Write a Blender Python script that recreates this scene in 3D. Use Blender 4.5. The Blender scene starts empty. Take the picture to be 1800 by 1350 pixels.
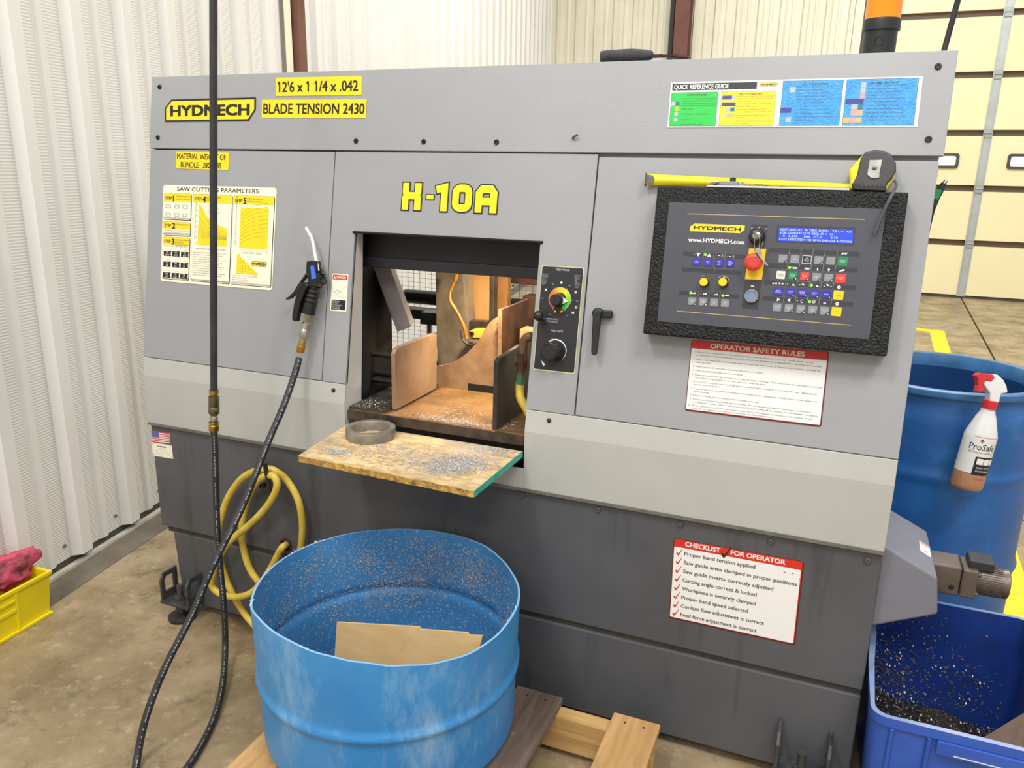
import bpy, bmesh, math, random
from mathutils import Vector, Matrix
random.seed(7)
R_ = math.radians
scene = bpy.context.scene

# ------------------------------------------------------------------ camera
CAM = Vector((0.0, 0.0, 1.34))
YAW, PITCH, ROLL, FOC = -0.384216, 0.267203, 0.018505, 1378.25
_ca, _sa, _cb, _sb = math.cos(YAW), math.sin(YAW), math.cos(PITCH), math.sin(PITCH)
FWD = Vector((_sa*_cb, _ca*_cb, -_sb))
_r0 = Vector((_ca, -_sa, 0.0))
_u0 = _r0.cross(FWD)
RIGHT = _r0*math.cos(ROLL) + _u0*math.sin(ROLL)
UP = -_r0*math.sin(ROLL) + _u0*math.cos(ROLL)
cam_data = bpy.data.cameras.new('camera')
cam_data.sensor_width = 36.0
cam_data.lens = FOC/1800*36.0
cam_data.clip_start = 0.02
cam = bpy.data.objects.new('camera', cam_data)
scene.collection.objects.link(cam)
_m = Matrix.Identity(4)
for i in range(3):
    _m[i][0], _m[i][1], _m[i][2], _m[i][3] = RIGHT[i], UP[i], -FWD[i], CAM[i]
cam.matrix_world = _m
scene.camera = cam

# ------------------------------------------------------------------ world, lamps, exposure
world = bpy.data.worlds.new('hall_light')
scene.world = world
world.use_nodes = True
bg = world.node_tree.nodes['Background']
bg.inputs[0].default_value = (1.0, 0.985, 0.955, 1)
bg.inputs[1].default_value = 0.72

def area(name, loc, target, sx, sy, power, col):
    l = bpy.data.lights.new(name, 'AREA')
    l.shape = 'RECTANGLE'; l.size = sx; l.size_y = sy; l.energy = power; l.color = col
    o = bpy.data.objects.new(name, l)
    scene.collection.objects.link(o)
    o.location = loc
    o.rotation_euler = (Vector(target)-Vector(loc)).to_track_quat('-Z', 'Y').to_euler()
    return o
area('bay_or_fill_lamp', (-1.9, -0.9, 4.8), (-1.0, 1.6, 0.6), 1.3, 0.8, 165, (1.0, 0.98, 0.95))
area('bay_or_fill_lamp', (1.6, -0.6, 5.2), (0.4, 2.2, 0.6), 1.6, 1.2, 125, (1.0, 0.98, 0.95))
area('bay_or_fill_lamp', (0.6, 5.8, 5.4), (0.6, 6.6, 0), 2.0, 2.0, 235, (1.0, 0.97, 0.90))
area('bay_or_fill_lamp', (-1.0, 4.2, 5.4), (-2.6, 4.4, 1.5), 2.0, 2.0, 60, (1.0, 0.98, 0.94))
area('bay_or_fill_lamp', (-0.4, -3.4, 4.6), (-0.7, 1.7, 0.7), 2.2, 1.0, 75, (1.0, 0.985, 0.96))  # added fill lamp behind the camera, lifts the upright faces and the floor

vs = scene.view_settings
scene.display_settings.display_device = 'sRGB'
vs.view_transform = 'Standard'
vs.look = 'None'
vs.exposure = 0.17
vs.gamma = 1.0
vs.use_curve_mapping = False

# ------------------------------------------------------------------ measuring helpers
# real positions measured from the photograph: a sight line cut with the real plane on which the thing stands
def ray(px, py):
    return RIGHT*((px-900)/FOC) + UP*(-(py-675)/FOC) + FWD
def on_x(px, py, X):
    d = ray(px, py); return CAM + d*((X-CAM.x)/d.x)
def on_y(px, py, Y):
    d = ray(px, py); return CAM + d*((Y-CAM.y)/d.y)
def on_z(px, py, Z):
    d = ray(px, py); return CAM + d*((Z-CAM.z)/d.z)

class Plane:
    def __init__(s, O, eu, ev):
        s.O, s.eu, s.ev = Vector(O), Vector(eu).normalized(), Vector(ev).normalized()
        s.en = s.eu.cross(s.ev)
    def hit(s, px, py, n=0.0):
        d = ray(px, py); O = s.O + s.en*n
        t = (O-CAM).dot(s.en)/d.dot(s.en)
        P = CAM + d*t - O
        return Vector((P.dot(s.eu), P.dot(s.ev)))
    def at(s, u, v, n=0.0):
        return s.O + s.eu*u + s.ev*v + s.en*n
    def mat(s, u=0, v=0, n=0):
        m = Matrix.Identity(4); P = s.at(u, v, n)
        for i in range(3):
            m[i][0], m[i][1], m[i][2], m[i][3] = s.eu[i], s.ev[i], s.en[i], P[i]
        return m
def crop(ox, oy, k):
    return lambda x, y: (ox+x/k, oy+y/k)

# ------------------------------------------------------------------ materials
def lin(c):
    out = []
    for v in c[:3]:
        v = v/255.0
        out.append(v/12.92 if v <= 0.04045 else ((v+0.055)/1.055)**2.4)
    return (*out, 1.0)
MATS = {}
def mat(name, col, rough=0.5, metal=0.0, col2=None, vs=6.0, stretch=(1, 1, 1), bump=0.0, bs=150.0, lo=0.35, hi=0.65,
        spec=0.5, emit=0.0, coat=0.0, rv=0.0, bdist=0.002, detail=6.0):
    if name in MATS: return MATS[name]
    m = bpy.data.materials.new(name); m.use_nodes = True
    nt = m.node_tree; N = nt.nodes; L = nt.links
    b = N['Principled BSDF']
    b.inputs['Base Color'].default_value = lin(col)
    b.inputs['Roughness'].default_value = rough
    b.inputs['Metallic'].default_value = metal
    b.inputs['Specular IOR Level'].default_value = spec
    b.inputs['Coat Weight'].default_value = coat
    if emit:
        b.inputs['Emission Color'].default_value = lin(col); b.inputs['Emission Strength'].default_value = emit
    if col2 or bump or rv:
        tc = N.new('ShaderNodeTexCoord'); mp = N.new('ShaderNodeMapping')
        mp.inputs['Scale'].default_value = stretch
        L.new(tc.outputs['Object'], mp.inputs['Vector'])
    if col2 or rv:
        nz = N.new('ShaderNodeTexNoise'); nz.inputs['Scale'].default_value = vs; nz.inputs['Detail'].default_value = detail
        nz.inputs['Roughness'].default_value = 0.62
        L.new(mp.outputs[0], nz.inputs['Vector'])
        rp = N.new('ShaderNodeMapRange'); rp.inputs[1].default_value = lo; rp.inputs[2].default_value = hi
        L.new(nz.outputs[0], rp.inputs[0])
        if col2:
            mx = N.new('ShaderNodeMix'); mx.data_type = 'RGBA'
            mx.inputs[6].default_value = lin(col); mx.inputs[7].default_value = lin(col2)
            L.new(rp.outputs[0], mx.inputs[0]); L.new(mx.outputs[2], b.inputs['Base Color'])
        if rv:
            mr = N.new('ShaderNodeMapRange'); mr.inputs[3].default_value = rough-rv; mr.inputs[4].default_value = rough+rv
            L.new(rp.outputs[0], mr.inputs[0]); L.new(mr.outputs[0], b.inputs['Roughness'])
    if bump:
        nb = N.new('ShaderNodeTexNoise'); nb.inputs['Scale'].default_value = bs; nb.inputs['Detail'].default_value = 3
        L.new(mp.outputs[0], nb.inputs['Vector'])
        bp = N.new('ShaderNodeBump'); bp.inputs['Strength'].default_value = bump; bp.inputs['Distance'].default_value = bdist
        L.new(nb.outputs[0], bp.inputs['Height']); L.new(bp.outputs[0], b.inputs['Normal'])
    MATS[name] = m
    return m

def nodes_of(m):
    return m.node_tree.nodes, m.node_tree.links, m.node_tree.nodes['Principled BSDF']
def add_layer(m, col, scale, lo, hi, stretch=(1, 1, 1), detail=4.0, rough=0.65, kind='noise', fac=1.0):
    """one more colour layer on a material: stains, scuffs, flecks with a shape of their own"""
    N, L, b = nodes_of(m)
    prev = b.inputs['Base Color'].links[0].from_socket if b.inputs['Base Color'].links else None
    tc = N.new('ShaderNodeTexCoord'); mp = N.new('ShaderNodeMapping'); mp.inputs['Scale'].default_value = stretch
    mp.inputs['Location'].default_value = (scale*.13, scale*.31, scale*.07)
    L.new(tc.outputs['Object'], mp.inputs['Vector'])
    if kind == 'noise':
        t = N.new('ShaderNodeTexNoise'); t.inputs['Detail'].default_value = detail; t.inputs['Roughness'].default_value = rough
        o = t.outputs[0]
    else:
        t = N.new('ShaderNodeTexVoronoi'); o = t.outputs['Distance']
    t.inputs['Scale'].default_value = scale
    L.new(mp.outputs[0], t.inputs['Vector'])
    r = N.new('ShaderNodeMapRange'); r.inputs[1].default_value = lo; r.inputs[2].default_value = hi; r.inputs[4].default_value = fac
    L.new(o, r.inputs[0])
    mx = N.new('ShaderNodeMix'); mx.data_type = 'RGBA'
    if prev: L.new(prev, mx.inputs[6])
    else: mx.inputs[6].default_value = b.inputs['Base Color'].default_value
    mx.inputs[7].default_value = lin(col)
    L.new(r.outputs[0], mx.inputs[0]); L.new(mx.outputs[2], b.inputs['Base Color'])
    return m

# painted machine metal
GREY = mat('grey_machine_paint', (154, 155, 158), 0.42, col2=(147, 148, 151), vs=2.2, bump=0.10, bs=260, rv=0.05)
add_layer(GREY, (128, 127, 124), 9.0, 0.70, 0.80, detail=6, fac=0.55)
GREY2 = mat('grey_apron_paint', (180, 180, 175), 0.45, col2=(172, 172, 166), vs=3.0, bump=0.08, bs=260)
add_layer(GREY2, (120, 118, 112), 11.0, 0.68, 0.78, detail=6, fac=0.6)
CHAR = mat('charcoal_cabinet_paint', (86, 87, 91), 0.45, col2=(76, 77, 81), vs=2.5, bump=0.08, bs=260)
add_layer(CHAR, (52, 53, 60), 14.0, 0.56, 0.72, stretch=(1, 1, 0.10), detail=5, fac=0.7)
add_layer(CHAR, (110, 110, 112), 60.0, 0.74, 0.80, detail=3, fac=0.5)
CHUTE = mat('chute_paint', (122, 122, 132), 0.4, col2=(114, 114, 124), vs=4, bump=0.06, bs=260)
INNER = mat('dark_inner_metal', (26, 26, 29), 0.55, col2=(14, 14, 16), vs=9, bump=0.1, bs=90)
HEADER = mat('dark_header_paint', (44, 44, 54), 0.45, col2=(34, 34, 42), vs=6)
add_layer(HEADER, (150, 140, 120), 130, 0.74, 0.79, fac=0.6)
GAP = mat('seam_black', (12, 12, 12), 0.8)
JAMB = mat('white_jamb_paint', (205, 203, 200), 0.5, col2=(190, 186, 180), vs=5)
add_layer(JAMB, (70, 55, 45), 90, 0.66, 0.72, fac=0.7)
BLACKP = mat('black_plastic', (22, 22, 24), 0.38, col2=(30, 30, 32), vs=20)
RUB = mat('black_rubber', (38, 38, 41), 0.5, col2=(52, 52, 55), vs=18, bump=0.1, bs=200)
WRINKLE = mat('black_wrinkle_paint', (12, 12, 13), 0.22, col2=(19, 19, 21), vs=60, bump=1.0, bs=230, spec=0.32, bdist=0.004)
OVERLAY = mat('console_overlay', (70, 71, 79), 0.5, col2=(66, 67, 75), vs=8)
STEEL = mat('bright_steel', (190, 188, 184), 0.28, 1.0, col2=(160, 158, 152), vs=30)
DSTEEL = mat('dull_steel', (120, 116, 110), 0.42, 0.85, col2=(92, 88, 82), vs=25, bump=0.1, bs=120)
DKSTEEL = mat('dark_steel', (62, 62, 63), 0.5, 0.5, col2=(46, 46, 48), vs=20, bump=0.2, bs=80)
TANM = mat('oily_tan_steel', (178, 146, 112), 0.42, 0.25, col2=(146, 112, 82), vs=14, bump=0.1, bs=120)
add_layer(TANM, (105, 52, 28), 22, 0.66, 0.72, detail=6, fac=0.8)
TABLEM = mat('oily_table_steel', (160, 124, 82), 0.36, 0.2, col2=(112, 82, 52), vs=12, bump=0.15, bs=120)
add_layer(TABLEM, (62, 50, 40), 9, 0.47, 0.62, detail=8, rough=0.7, fac=0.85)
RUSTM = mat('brown_rust_steel', (84, 54, 36), 0.55, 0.3, col2=(52, 34, 26), vs=22)
BRASS = mat('brass', (205, 165, 80), 0.28, 0.95, col2=(180, 140, 60), vs=30)
YHOSE = mat('yellow_hose_vinyl', (220, 194, 84), 0.35, col2=(200, 170, 62), vs=25)
AMBHOSE = mat('amber_hose', (170, 120, 40), 0.35, col2=(120, 80, 28), vs=30)
# print colours
def flat(name, c, rough=0.42, **k): return mat(name, c, rough, **k)
WHITE = flat('print_white', (232, 231, 228)); INK = flat('print_black', (24, 24, 26)); YEL = flat('print_yellow', (244, 214, 24), emit=0.0)
LYEL = flat('label_yellow', (243, 209, 28)); CREAM = flat('print_cream', (238, 232, 208)); RED = flat('print_red', (206, 44, 26)); DRED = flat('print_dark_red', (92, 22, 22))
GRN = flat('print_green', (24, 190, 70)); BLU = mat('print_blue', (44, 140, 214), 0.3, bump=0.8, bs=330, col2=(60, 158, 224), vs=60)
NAVY = flat('print_navy', (52, 52, 140)); LGREY = flat('print_light_grey', (176, 178, 180)); MGREY = flat('print_mid_grey', (120, 121, 124)); TEALP = flat('print_teal', (40, 110, 120))
GOLD = flat('print_gold', (196, 172, 110)); DIMINK = flat('print_dim_ink', (70, 66, 58)); BAND = flat('console_band', (48, 48, 53)); LPINK = flat('print_pink', (206, 150, 150))
OLIVE = flat('print_olive', (176, 160, 70))
# ------------------------------------------------------------------ mesh builder
class MB:
    def __init__(s): s.v, s.f, s.mi = [], [], []
    def add(s, verts, faces, mi=0, T=None):
        n = len(s.v)
        if T is None: s.v += [tuple(p) for p in verts]
        elif callable(T): s.v += [tuple(T(Vector(p))) for p in verts]
        else: s.v += [tuple(T @ Vector(p)) for p in verts]
        s.f += [tuple(n+i for i in f) for f in faces]
        s.mi += [mi]*len(faces)
        return s
    def box(s, a, b, mi=0, T=None):
        x0, y0, z0 = a; x1, y1, z1 = b
        v = [(x0, y0, z0), (x1, y0, z0), (x1, y1, z0), (x0, y1, z0), (x0, y0, z1), (x1, y0, z1), (x1, y1, z1), (x0, y1, z1)]
        f = [(3, 2, 1, 0), (4, 5, 6, 7), (0, 1, 5, 4), (1, 2, 6, 5), (2, 3, 7, 6), (3, 0, 4, 7)]
        return s.add(v, f, mi, T)
    def prism(s, poly, d0, d1, mi=0, T=None, top=None):
        """poly in local xy (counter-clockwise), extruded d0..d1 along local z"""
        n = len(poly)
        v = [(x, y, d0) for x, y in poly] + [(x, y, d1) for x, y in (top or poly)]
        f = [tuple(range(n-1, -1, -1)), tuple(range(n, 2*n))]
        f += [(i, (i+1) % n, n+(i+1) % n, n+i) for i in range(n)]
        return s.add(v, f, mi, T)
    def face(s, pts, mi=0, T=None):
        return s.add(pts, [tuple(range(len(pts)))], mi, T)
    def tube(s, pts, r, seg=8, mi=0, cap=True, T=None):
        pts = [Vector(p) for p in pts]; n = len(pts)
        rr = r if isinstance(r, (list, tuple)) else [r]*n
        t0 = (pts[1]-pts[0]).normalized()
        nrm = t0.orthogonal().normalized(); v = []
        for i in range(n):
            t = (pts[min(i+1, n-1)]-pts[max(i-1, 0)])
            t = t.normalized() if t.length > 1e-9 else t0
            nrm = (nrm - t*nrm.dot(t))
            nrm = nrm.normalized() if nrm.length > 1e-6 else t.orthogonal().normalized()
            b = t.cross(nrm)
            for k in range(seg):
                a = 2*math.pi*k/seg
                v.append(pts[i] + (nrm*math.cos(a)+b*math.sin(a))*rr[i])
        f = [(i*seg+k, i*seg+(k+1) % seg, (i+1)*seg+(k+1) % seg, (i+1)*seg+k) for i in range(n-1) for k in range(seg)]
        if cap: f += [tuple(range(seg-1, -1, -1)), tuple(range((n-1)*seg, n*seg))]
        return s.add(v, f, mi, T)
    def lathe(s, prof, seg=24, mi=0, T=None, cap=True, sx=1.0, sy=1.0):
        v = []; n = len(prof)
        for r, z in prof:
            for k in range(seg):
                a = 2*math.pi*k/seg; v.append((r*math.cos(a)*sx, r*math.sin(a)*sy, z))
        f = [(i*seg+k, i*seg+(k+1) % seg, (i+1)*seg+(k+1) % seg, (i+1)*seg+k) for i in range(n-1) for k in range(seg)]
        if cap: f += [tuple(range(seg-1, -1, -1)), tuple(range((n-1)*seg, n*seg))]
        return s.add(v, f, mi, T)
    def sphere(s, c, r, seg=16, mi=0, T=None, sq=(1, 1, 1)):
        k = seg//2
        prof = [(max(1e-5, math.sin(math.pi*i/k))*r, -math.cos(math.pi*i/k)*r) for i in range(k+1)]
        m = Matrix.Translation(Vector(c)) @ Matrix.Diagonal((*sq, 1))
        if T is not None: m = T @ m
        return s.lathe(prof, seg, mi, m, cap=False)

def empty(name, loc, label=None, cat=None, group=None):
    o = bpy.data.objects.new(name, None); scene.collection.objects.link(o)
    o.empty_display_size = 0.05; o.location = loc
    tag(o, label, cat, group); return o
def tag(o, label=None, cat=None, group=None, kind=None):
    if label: o['label'] = label
    if cat: o['category'] = cat
    if group: o['group'] = group
    if kind: o['kind'] = kind
    return o
def obj(name, mb, mats, parent=None, smooth=None, bevel=0.0, seg=2, label=None, cat=None, group=None, kind=None, pivot=None):
    me = bpy.data.meshes.new(name)
    v = mb.v
    loc = Vector((0, 0, 0))
    if parent is None:
        xs = [p[0] for p in v]; ys = [p[1] for p in v]; zs = [p[2] for p in v]
        loc = Vector(((min(xs)+max(xs))/2, (min(ys)+max(ys))/2, min(zs)))
        v = [(p[0]-loc.x, p[1]-loc.y, p[2]-loc.z) for p in v]
    me.from_pydata(v, [], mb.f)
    mats = mats if isinstance(mats, (list, tuple)) else [mats]
    for m in mats: me.materials.append(m)
    if len(mats) > 1: me.polygons.foreach_set('material_index', mb.mi)
    me.validate()
    if smooth is not None:
        me.polygons.foreach_set('use_smooth', [True]*len(me.polygons))
        me.set_sharp_from_angle(angle=R_(smooth))
    me.update()
    o = bpy.data.objects.new(name, me); scene.collection.objects.link(o)
    o.location = loc
    if parent is not None:
        o.parent = parent
        if parent.type == 'EMPTY': o.matrix_parent_inverse = Matrix.Translation(-Vector(parent.location))
        elif parent.parent is None: o.matrix_parent_inverse = Matrix.Translation(-Vector(parent.location))
    if bevel:
        b = o.modifiers.new('bevel', 'BEVEL'); b.width = bevel; b.segments = seg; b.limit_method = 'ANGLE'; b.angle_limit = R_(40)
    return tag(o, label, cat, group, kind)

def rr(w, h, r, seg=4, cx=0, cy=0):
    """rounded rectangle, counter-clockwise, centred"""
    out = []
    for qx, qy, a0 in ((1, 1, 0), (-1, 1, 90), (-1, -1, 180), (1, -1, 270)):
        for i in range(seg+1):
            a = R_(a0+90*i/seg)
            out.append((cx+qx*(w/2-r)+r*math.cos(a), cy+qy*(h/2-r)+r*math.sin(a)))
    return out
def circ(cx, cy, r, seg=24, a0=0):
    return [(cx+r*math.cos(a0+2*math.pi*i/seg), cy+r*math.sin(a0+2*math.pi*i/seg)) for i in range(seg)]
def spline(pts, sub=8):
    pts = [Vector(p) for p in pts]; out = []
    P = [pts[0]*2-pts[1]] + pts + [pts[-1]*2-pts[-2]]
    for i in range(1, len(P)-2):
        a, b, c, d = P[i-1], P[i], P[i+1], P[i+2]
        for k in range(sub):
            t = k/sub
            out.append(0.5*((2*b)+(c-a)*t+(2*a-5*b+4*c-d)*t*t+(3*b-a-3*c+d)*t**3))
    out.append(pts[-1]); return out
def axes(origin, z, xhint=(1, 0, 0)):
    z = Vector(z).normalized(); x = Vector(xhint)
    if abs(x.normalized().dot(z)) > 0.98: x = Vector((0, 1, 0))
    x = (x - z*x.dot(z)).normalized(); y = z.cross(x)
    m = Matrix.Identity(4)
    for i in range(3): m[i][0], m[i][1], m[i][2], m[i][3] = x[i], y[i], z[i], origin[i]
    return m

# ------------------------------------------------------------------ lettering
_TXT = {}
def text2d(s, bold=0.0, res=2, flag=False):
    bold = 0.0
    key = (s, flag, res)
    if key in _TXT: return _TXT[key]
    cu = bpy.data.curves.new('lettering', 'FONT'); cu.body = s; cu.size = 1.0; cu.resolution_u = res
    ob = bpy.data.objects.new('lettering', cu); scene.collection.objects.link(ob)
    bpy.context.view_layer.update()
    me = ob.to_mesh()
    v = [(p.co.x, p.co.y) for p in me.vertices]; f = [tuple(p.vertices) for p in me.polygons]
    ob.to_mesh_clear()
    bpy.data.objects.remove(ob); bpy.data.curves.remove(cu)
    CAPH = 0.729
    v = [(x/CAPH, y/CAPH) for x, y in v]
    x0 = min(p[0] for p in v) if v else 0; x1 = max(p[0] for p in v) if v else 1
    v = [(x-x0, y) for x, y in v]
    if flag:
        for i, ch in enumerate(s):
            if ch == '1':
                xr = text2d(s[:i+1], 0, res)[2]; sw = text2d('l', 0, res)[2]; n = len(v)
                v += [(xr-sw*0.9, 1.0), (xr-sw*0.9, 0.82), (xr-sw-0.16, 0.70), (xr-sw-0.16, 0.84)]; f.append((n, n+3, n+2, n+1))
    _TXT[key] = (v, f, x1-x0); return _TXT[key]

class Sheet:
    """a flat printed sheet lying on a plane; s runs 0..1 to the right, t 0..1 downwards"""
    LAY = 0.00016
    def __init__(s, plane, TL, TR, BL, n0, TM=None):
        h = [plane.hit(*q, n0) for q in (TL, TR, BL)]
        s.pl, s.n0 = plane, n0
        s.o = h[0]; s.ex = h[1]-h[0]; s.ey = h[2]-h[0]
        s.W, s.H = s.ex.length, s.ey.length
        s.mb = MB(); s.mats = []
    def mi(s, m):
        if m not in s.mats: s.mats.append(m)
        return s.mats.index(m)
    def P(s, a, b, lay=0):
        q = s.o + s.ex*a + s.ey*b
        return s.pl.at(q.x, q.y, s.n0 + s.LAY*lay)
    def f(s, px, py):
        q = s.pl.hit(px, py, s.n0) - s.o
        det = s.ex.x*s.ey.y - s.ex.y*s.ey.x
        return ((q.x*s.ey.y-q.y*s.ey.x)/det, (s.ex.x*q.y-s.ex.y*q.x)/det)
    def poly(s, pts, m, lay=1):
        s.mb.face([s.P(a, b, lay) for a, b in pts][::-1] if s._cw(pts) else [s.P(a, b, lay) for a, b in pts], s.mi(m))
    def _cw(s, pts):
        A = sum(pts[i][0]*pts[(i+1) % len(pts)][1]-pts[(i+1) % len(pts)][0]*pts[i][1] for i in range(len(pts)))
        return A > 0
    def rect(s, a0, b0, a1, b1, m, lay=1):
        s.poly([(a0, b0), (a1, b0), (a1, b1), (a0, b1)], m, lay)
    def rrect(s, a0, b0, a1, b1, r, m, lay=1):
        s.poly([(x/s.W, y/s.H) for x, y in rr((a1-a0)*s.W, (b1-b0)*s.H, r, 4, (a0+a1)/2*s.W, (b0+b1)/2*s.H)], m, lay)
    def circle(s, a, b, r, m, lay=1, seg=16):
        s.poly([(a+x/s.W, b+y/s.H) for x, y in circ(0, 0, r, seg)], m, lay)
    def ring(s, a, b, r0, r1, a0, a1, m, lay=1, n=12):
        for i in range(n):
            t0, t1 = R_(a0+(a1-a0)*i/n), R_(a0+(a1-a0)*(i+1)/n)
            s.poly([(a+q*math.cos(t)/s.W, b-q*math.sin(t)/s.H) for q, t in ((r0, t0), (r1, t0), (r1, t1), (r0, t1))], m, lay)
    def line(s, pts, w, m, lay=1):
        for (a0, b0), (a1, b1) in zip(pts[:-1], pts[1:]):
            d = Vector(((a1-a0)*s.W, (b1-b0)*s.H)); n = Vector((-d.y, d.x)).normalized()*w/2
            s.poly([(a0+n.x/s.W, b0+n.y/s.H), (a1+n.x/s.W, b1+n.y/s.H), (a1-n.x/s.W, b1-n.y/s.H), (a0-n.x/s.W, b0-n.y/s.H)], m, lay)
    def text(s, a, b, h, txt, m, w=None, align='L', bold=0.0, lay=2, res=2, shear=0.0, wmax=None, rot=0.0, flag=False):
        """baseline at t=b; cap height h (fraction of H); w: width as a fraction of W"""
        v, f, tw = text2d(txt, 0, res, flag)
        hh = h*s.H; kx = hh
        if w: kx = w*s.W/tw
        elif wmax and tw*kx > wmax*s.W: kx = wmax*s.W/tw
        off = {'L': 0, 'C': -0.5, 'R': -1}[align]*tw*kx
        c_, s_ = math.cos(rot), math.sin(rot)
        bo = bold*hh*1.1
        for q, (dx, dy) in enumerate(((-1, -.6), (1, .6), (-1, .6), (1, -.6)) if bold >= 0.012 else ((0, 0),)):
            pts = []
            for x, y in v:
                X, Y = x*kx+off+y*hh*shear+dx*bo, y*hh+dy*bo
                X, Y = X*c_-Y*s_, X*s_+Y*c_
                pts.append(s.P(a+X/s.W, b-Y/s.H, lay+0.1*q))
            s.mb.add(pts, f, s.mi(m))
    def plate(s, m, r=0.004, th=0.0005):
        """the sheet itself"""
        q = rr(1*s.W, 1*s.H, r, 4, s.W/2, s.H/2)
        n = len(q)
        top = [s.P(x/s.W, y/s.H, 0) for x, y in q]; bot = [p - s.pl.en*th for p in top]
        k = s.mi(m)
        s.mb.add(top+bot, [tuple(range(n-1, -1, -1)), tuple(range(n, 2*n))] + [(i, (i+1) % n, n+(i+1) % n, n+i) for i in range(n)], k)
    def build(s, name, parent, label=None):
        return obj(name, s.mb, s.mats, parent, label=label)
# ================================================================== THE SETTING
# ---- floor: concrete slabs with open joints
CONC = mat('concrete', (164, 144, 112), 0.42, col2=(122, 104, 76), vs=3.6, bump=0.2, bs=50, lo=0.36, hi=0.64, rv=0.12, detail=10)
add_layer(CONC, (172, 158, 134), 1.4, 0.5, 0.70, detail=10, rough=0.75, fac=0.75)
add_layer(CONC, (92, 80, 62), 11.0, 0.52, 0.66, detail=10, rough=0.8, fac=0.75)
add_layer(CONC, (192, 180, 154), 22.0, 0.55, 0.68, detail=9, rough=0.8, fac=0.7)
floor = obj('floor', MB().box((-7, -4, -0.12), (7, 13, -0.035)), mat('joint_dark', (52, 44, 36), 0.9), kind='structure')
tag(floor, 'brown concrete floor of the workshop')
jx = lambda y: 1.36 + 0.052*(y-9.5)
for (ya, yb) in ((-4, 3.50), (3.515, 13)):
    for side in (0, 1):
        mb = MB()
        if side == 0: poly = [(-7, ya), (jx(ya), ya), (jx(yb), yb), (-7, yb)]
        else: poly = [(jx(ya)+0.015, ya), (7, ya), (7, yb), (jx(yb)+0.015, yb)]
        mb.prism(poly, -0.035, 0.0)
        obj('floor_slab', mb, CONC, floor)
# ---- yellow painted floor line
YFL = mat('yellow_floor_paint', (250, 216, 16), 0.5, col2=(226, 190, 20), vs=30)
def fl(px, py): p = on_z(px, py, 0); return (p.x, p.y)
mb = MB()
xa = lambda y: 0.615 + (y-2.25)*0.0455
mb.prism([(xa(1.2)-0.02, 1.2), (xa(1.2)+0.09, 1.2), (xa(7.9)+0.12, 7.9), (xa(7.9), 7.9)], 0.0004, 0.0016)
mb.prism([(-0.6, 8.25), (xa(7.9)+0.12, 7.78), (xa(7.9)+0.12, 7.92), (-0.6, 8.40)], 0.0004, 0.0018)
obj('floor_marking', mb, YFL, label='yellow painted line on the concrete running past the right-hand barrel', cat='floor marking')

# ---- left wall: ribbed metal sheets
WPAINT = mat('white_wall_sheet', (226, 225, 220), 0.38, col2=(219, 217, 210), vs=1.3)
WEMB = mat('white_wall_sheet_embossed', (222, 221, 215), 0.40, col2=(214, 212, 204), vs=1.3)
for m_ in (WPAINT, WEMB): add_layer(m_, (150, 138, 110), 5.0, 0.73, 0.80, detail=6, fac=0.6)
def emboss(m, scale, strength):
    N, L, b = nodes_of(m)
    tc = N.new('ShaderNodeTexCoord'); w = N.new('ShaderNodeTexWave'); w.bands_direction = 'Z'; w.inputs['Scale'].default_value = scale
    w.inputs['Distortion'].default_value = 0.0
    L.new(tc.outputs['Object'], w.inputs['Vector'])
    bp = N.new('ShaderNodeBump'); bp.inputs['Strength'].default_value = strength; bp.inputs['Distance'].default_value = 0.004
    L.new(w.outputs[1], bp.inputs['Height']); L.new(bp.outputs[0], b.inputs['Normal'])
emboss(WEMB, 33.0, 0.22)
WDIR = Vector((-0.17, 1, 0)).normalized(); WN = Vector((1, 0.17, 0)).normalized()
WO = Vector((-2.29, 1.62, 0))
PITCH_W = 0.2475; T0 = -0.088
PROF = [(0.0, 0.0, 0), (0.046, 0.0, 1), (0.058, 0.010, 0), (0.078, 0.010, 0), (0.094, 0.0, 0), (0.162, 0.0, 1), (0.180, 0.030, 0), (0.226, 0.030, 0), (0.2445, 0.0, 0)]
def wall_sheet(parent, org, d, n, t0, nper, z0, z1, lap=0.004):
    mb = MB(); pr = []
    for k in range(nper):
        for i, (t, h, e) in enumerate(PROF):
            pr.append((t0+k*PITCH_W+t, h, e))
    pr.append((t0+nper*PITCH_W-0.001, 0.0, 0))
    v = []; f = []; mi = []
    for (t, h, e) in pr:
        p = org + d*t + n*(h+0.002)
        v += [(p.x, p.y, z0), (p.x, p.y, z1)]
    for i in range(len(pr)-1):
        mb.add([v[2*i], v[2*i+2], v[2*i+3], v[2*i+1]], [(0, 1, 2, 3)], pr[i+1][2] if pr[i+1][1] == pr[i][1] == 0 else 0)
    # returned edge at the lap, so the sheet has a thickness
    q0 = org + d*pr[-1][0] + n*0.002; q1 = org + d*pr[-1][0]
    mb.add([(q0.x, q0.y, z0), (q1.x, q1.y, z0), (q1.x, q1.y, z1), (q0.x, q0.y, z1)], [(0, 1, 2, 3)], 0)
    return obj('wall_panel', mb, [WPAINT, WEMB], parent)
mb = MB()
wa = lambda t, o: WO + WDIR*t - WN*o
a_, b_ = wa(-4.2, 0.0), wa(8.83, 0.0); c_, d_ = wa(8.83, 0.10), wa(-4.2, 0.10)
mb.prism([(d_.x, d_.y), (a_.x, a_.y), (b_.x, b_.y), (c_.x, c_.y)], 0.0, 5.0)
wall_left = obj('wall_left', mb, mat('wall_girt_dark', (70, 66, 58), 0.8), kind='structure', label='white ribbed metal wall along the left side')
wall_left_items = []
NP = 4; k = -17
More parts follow.
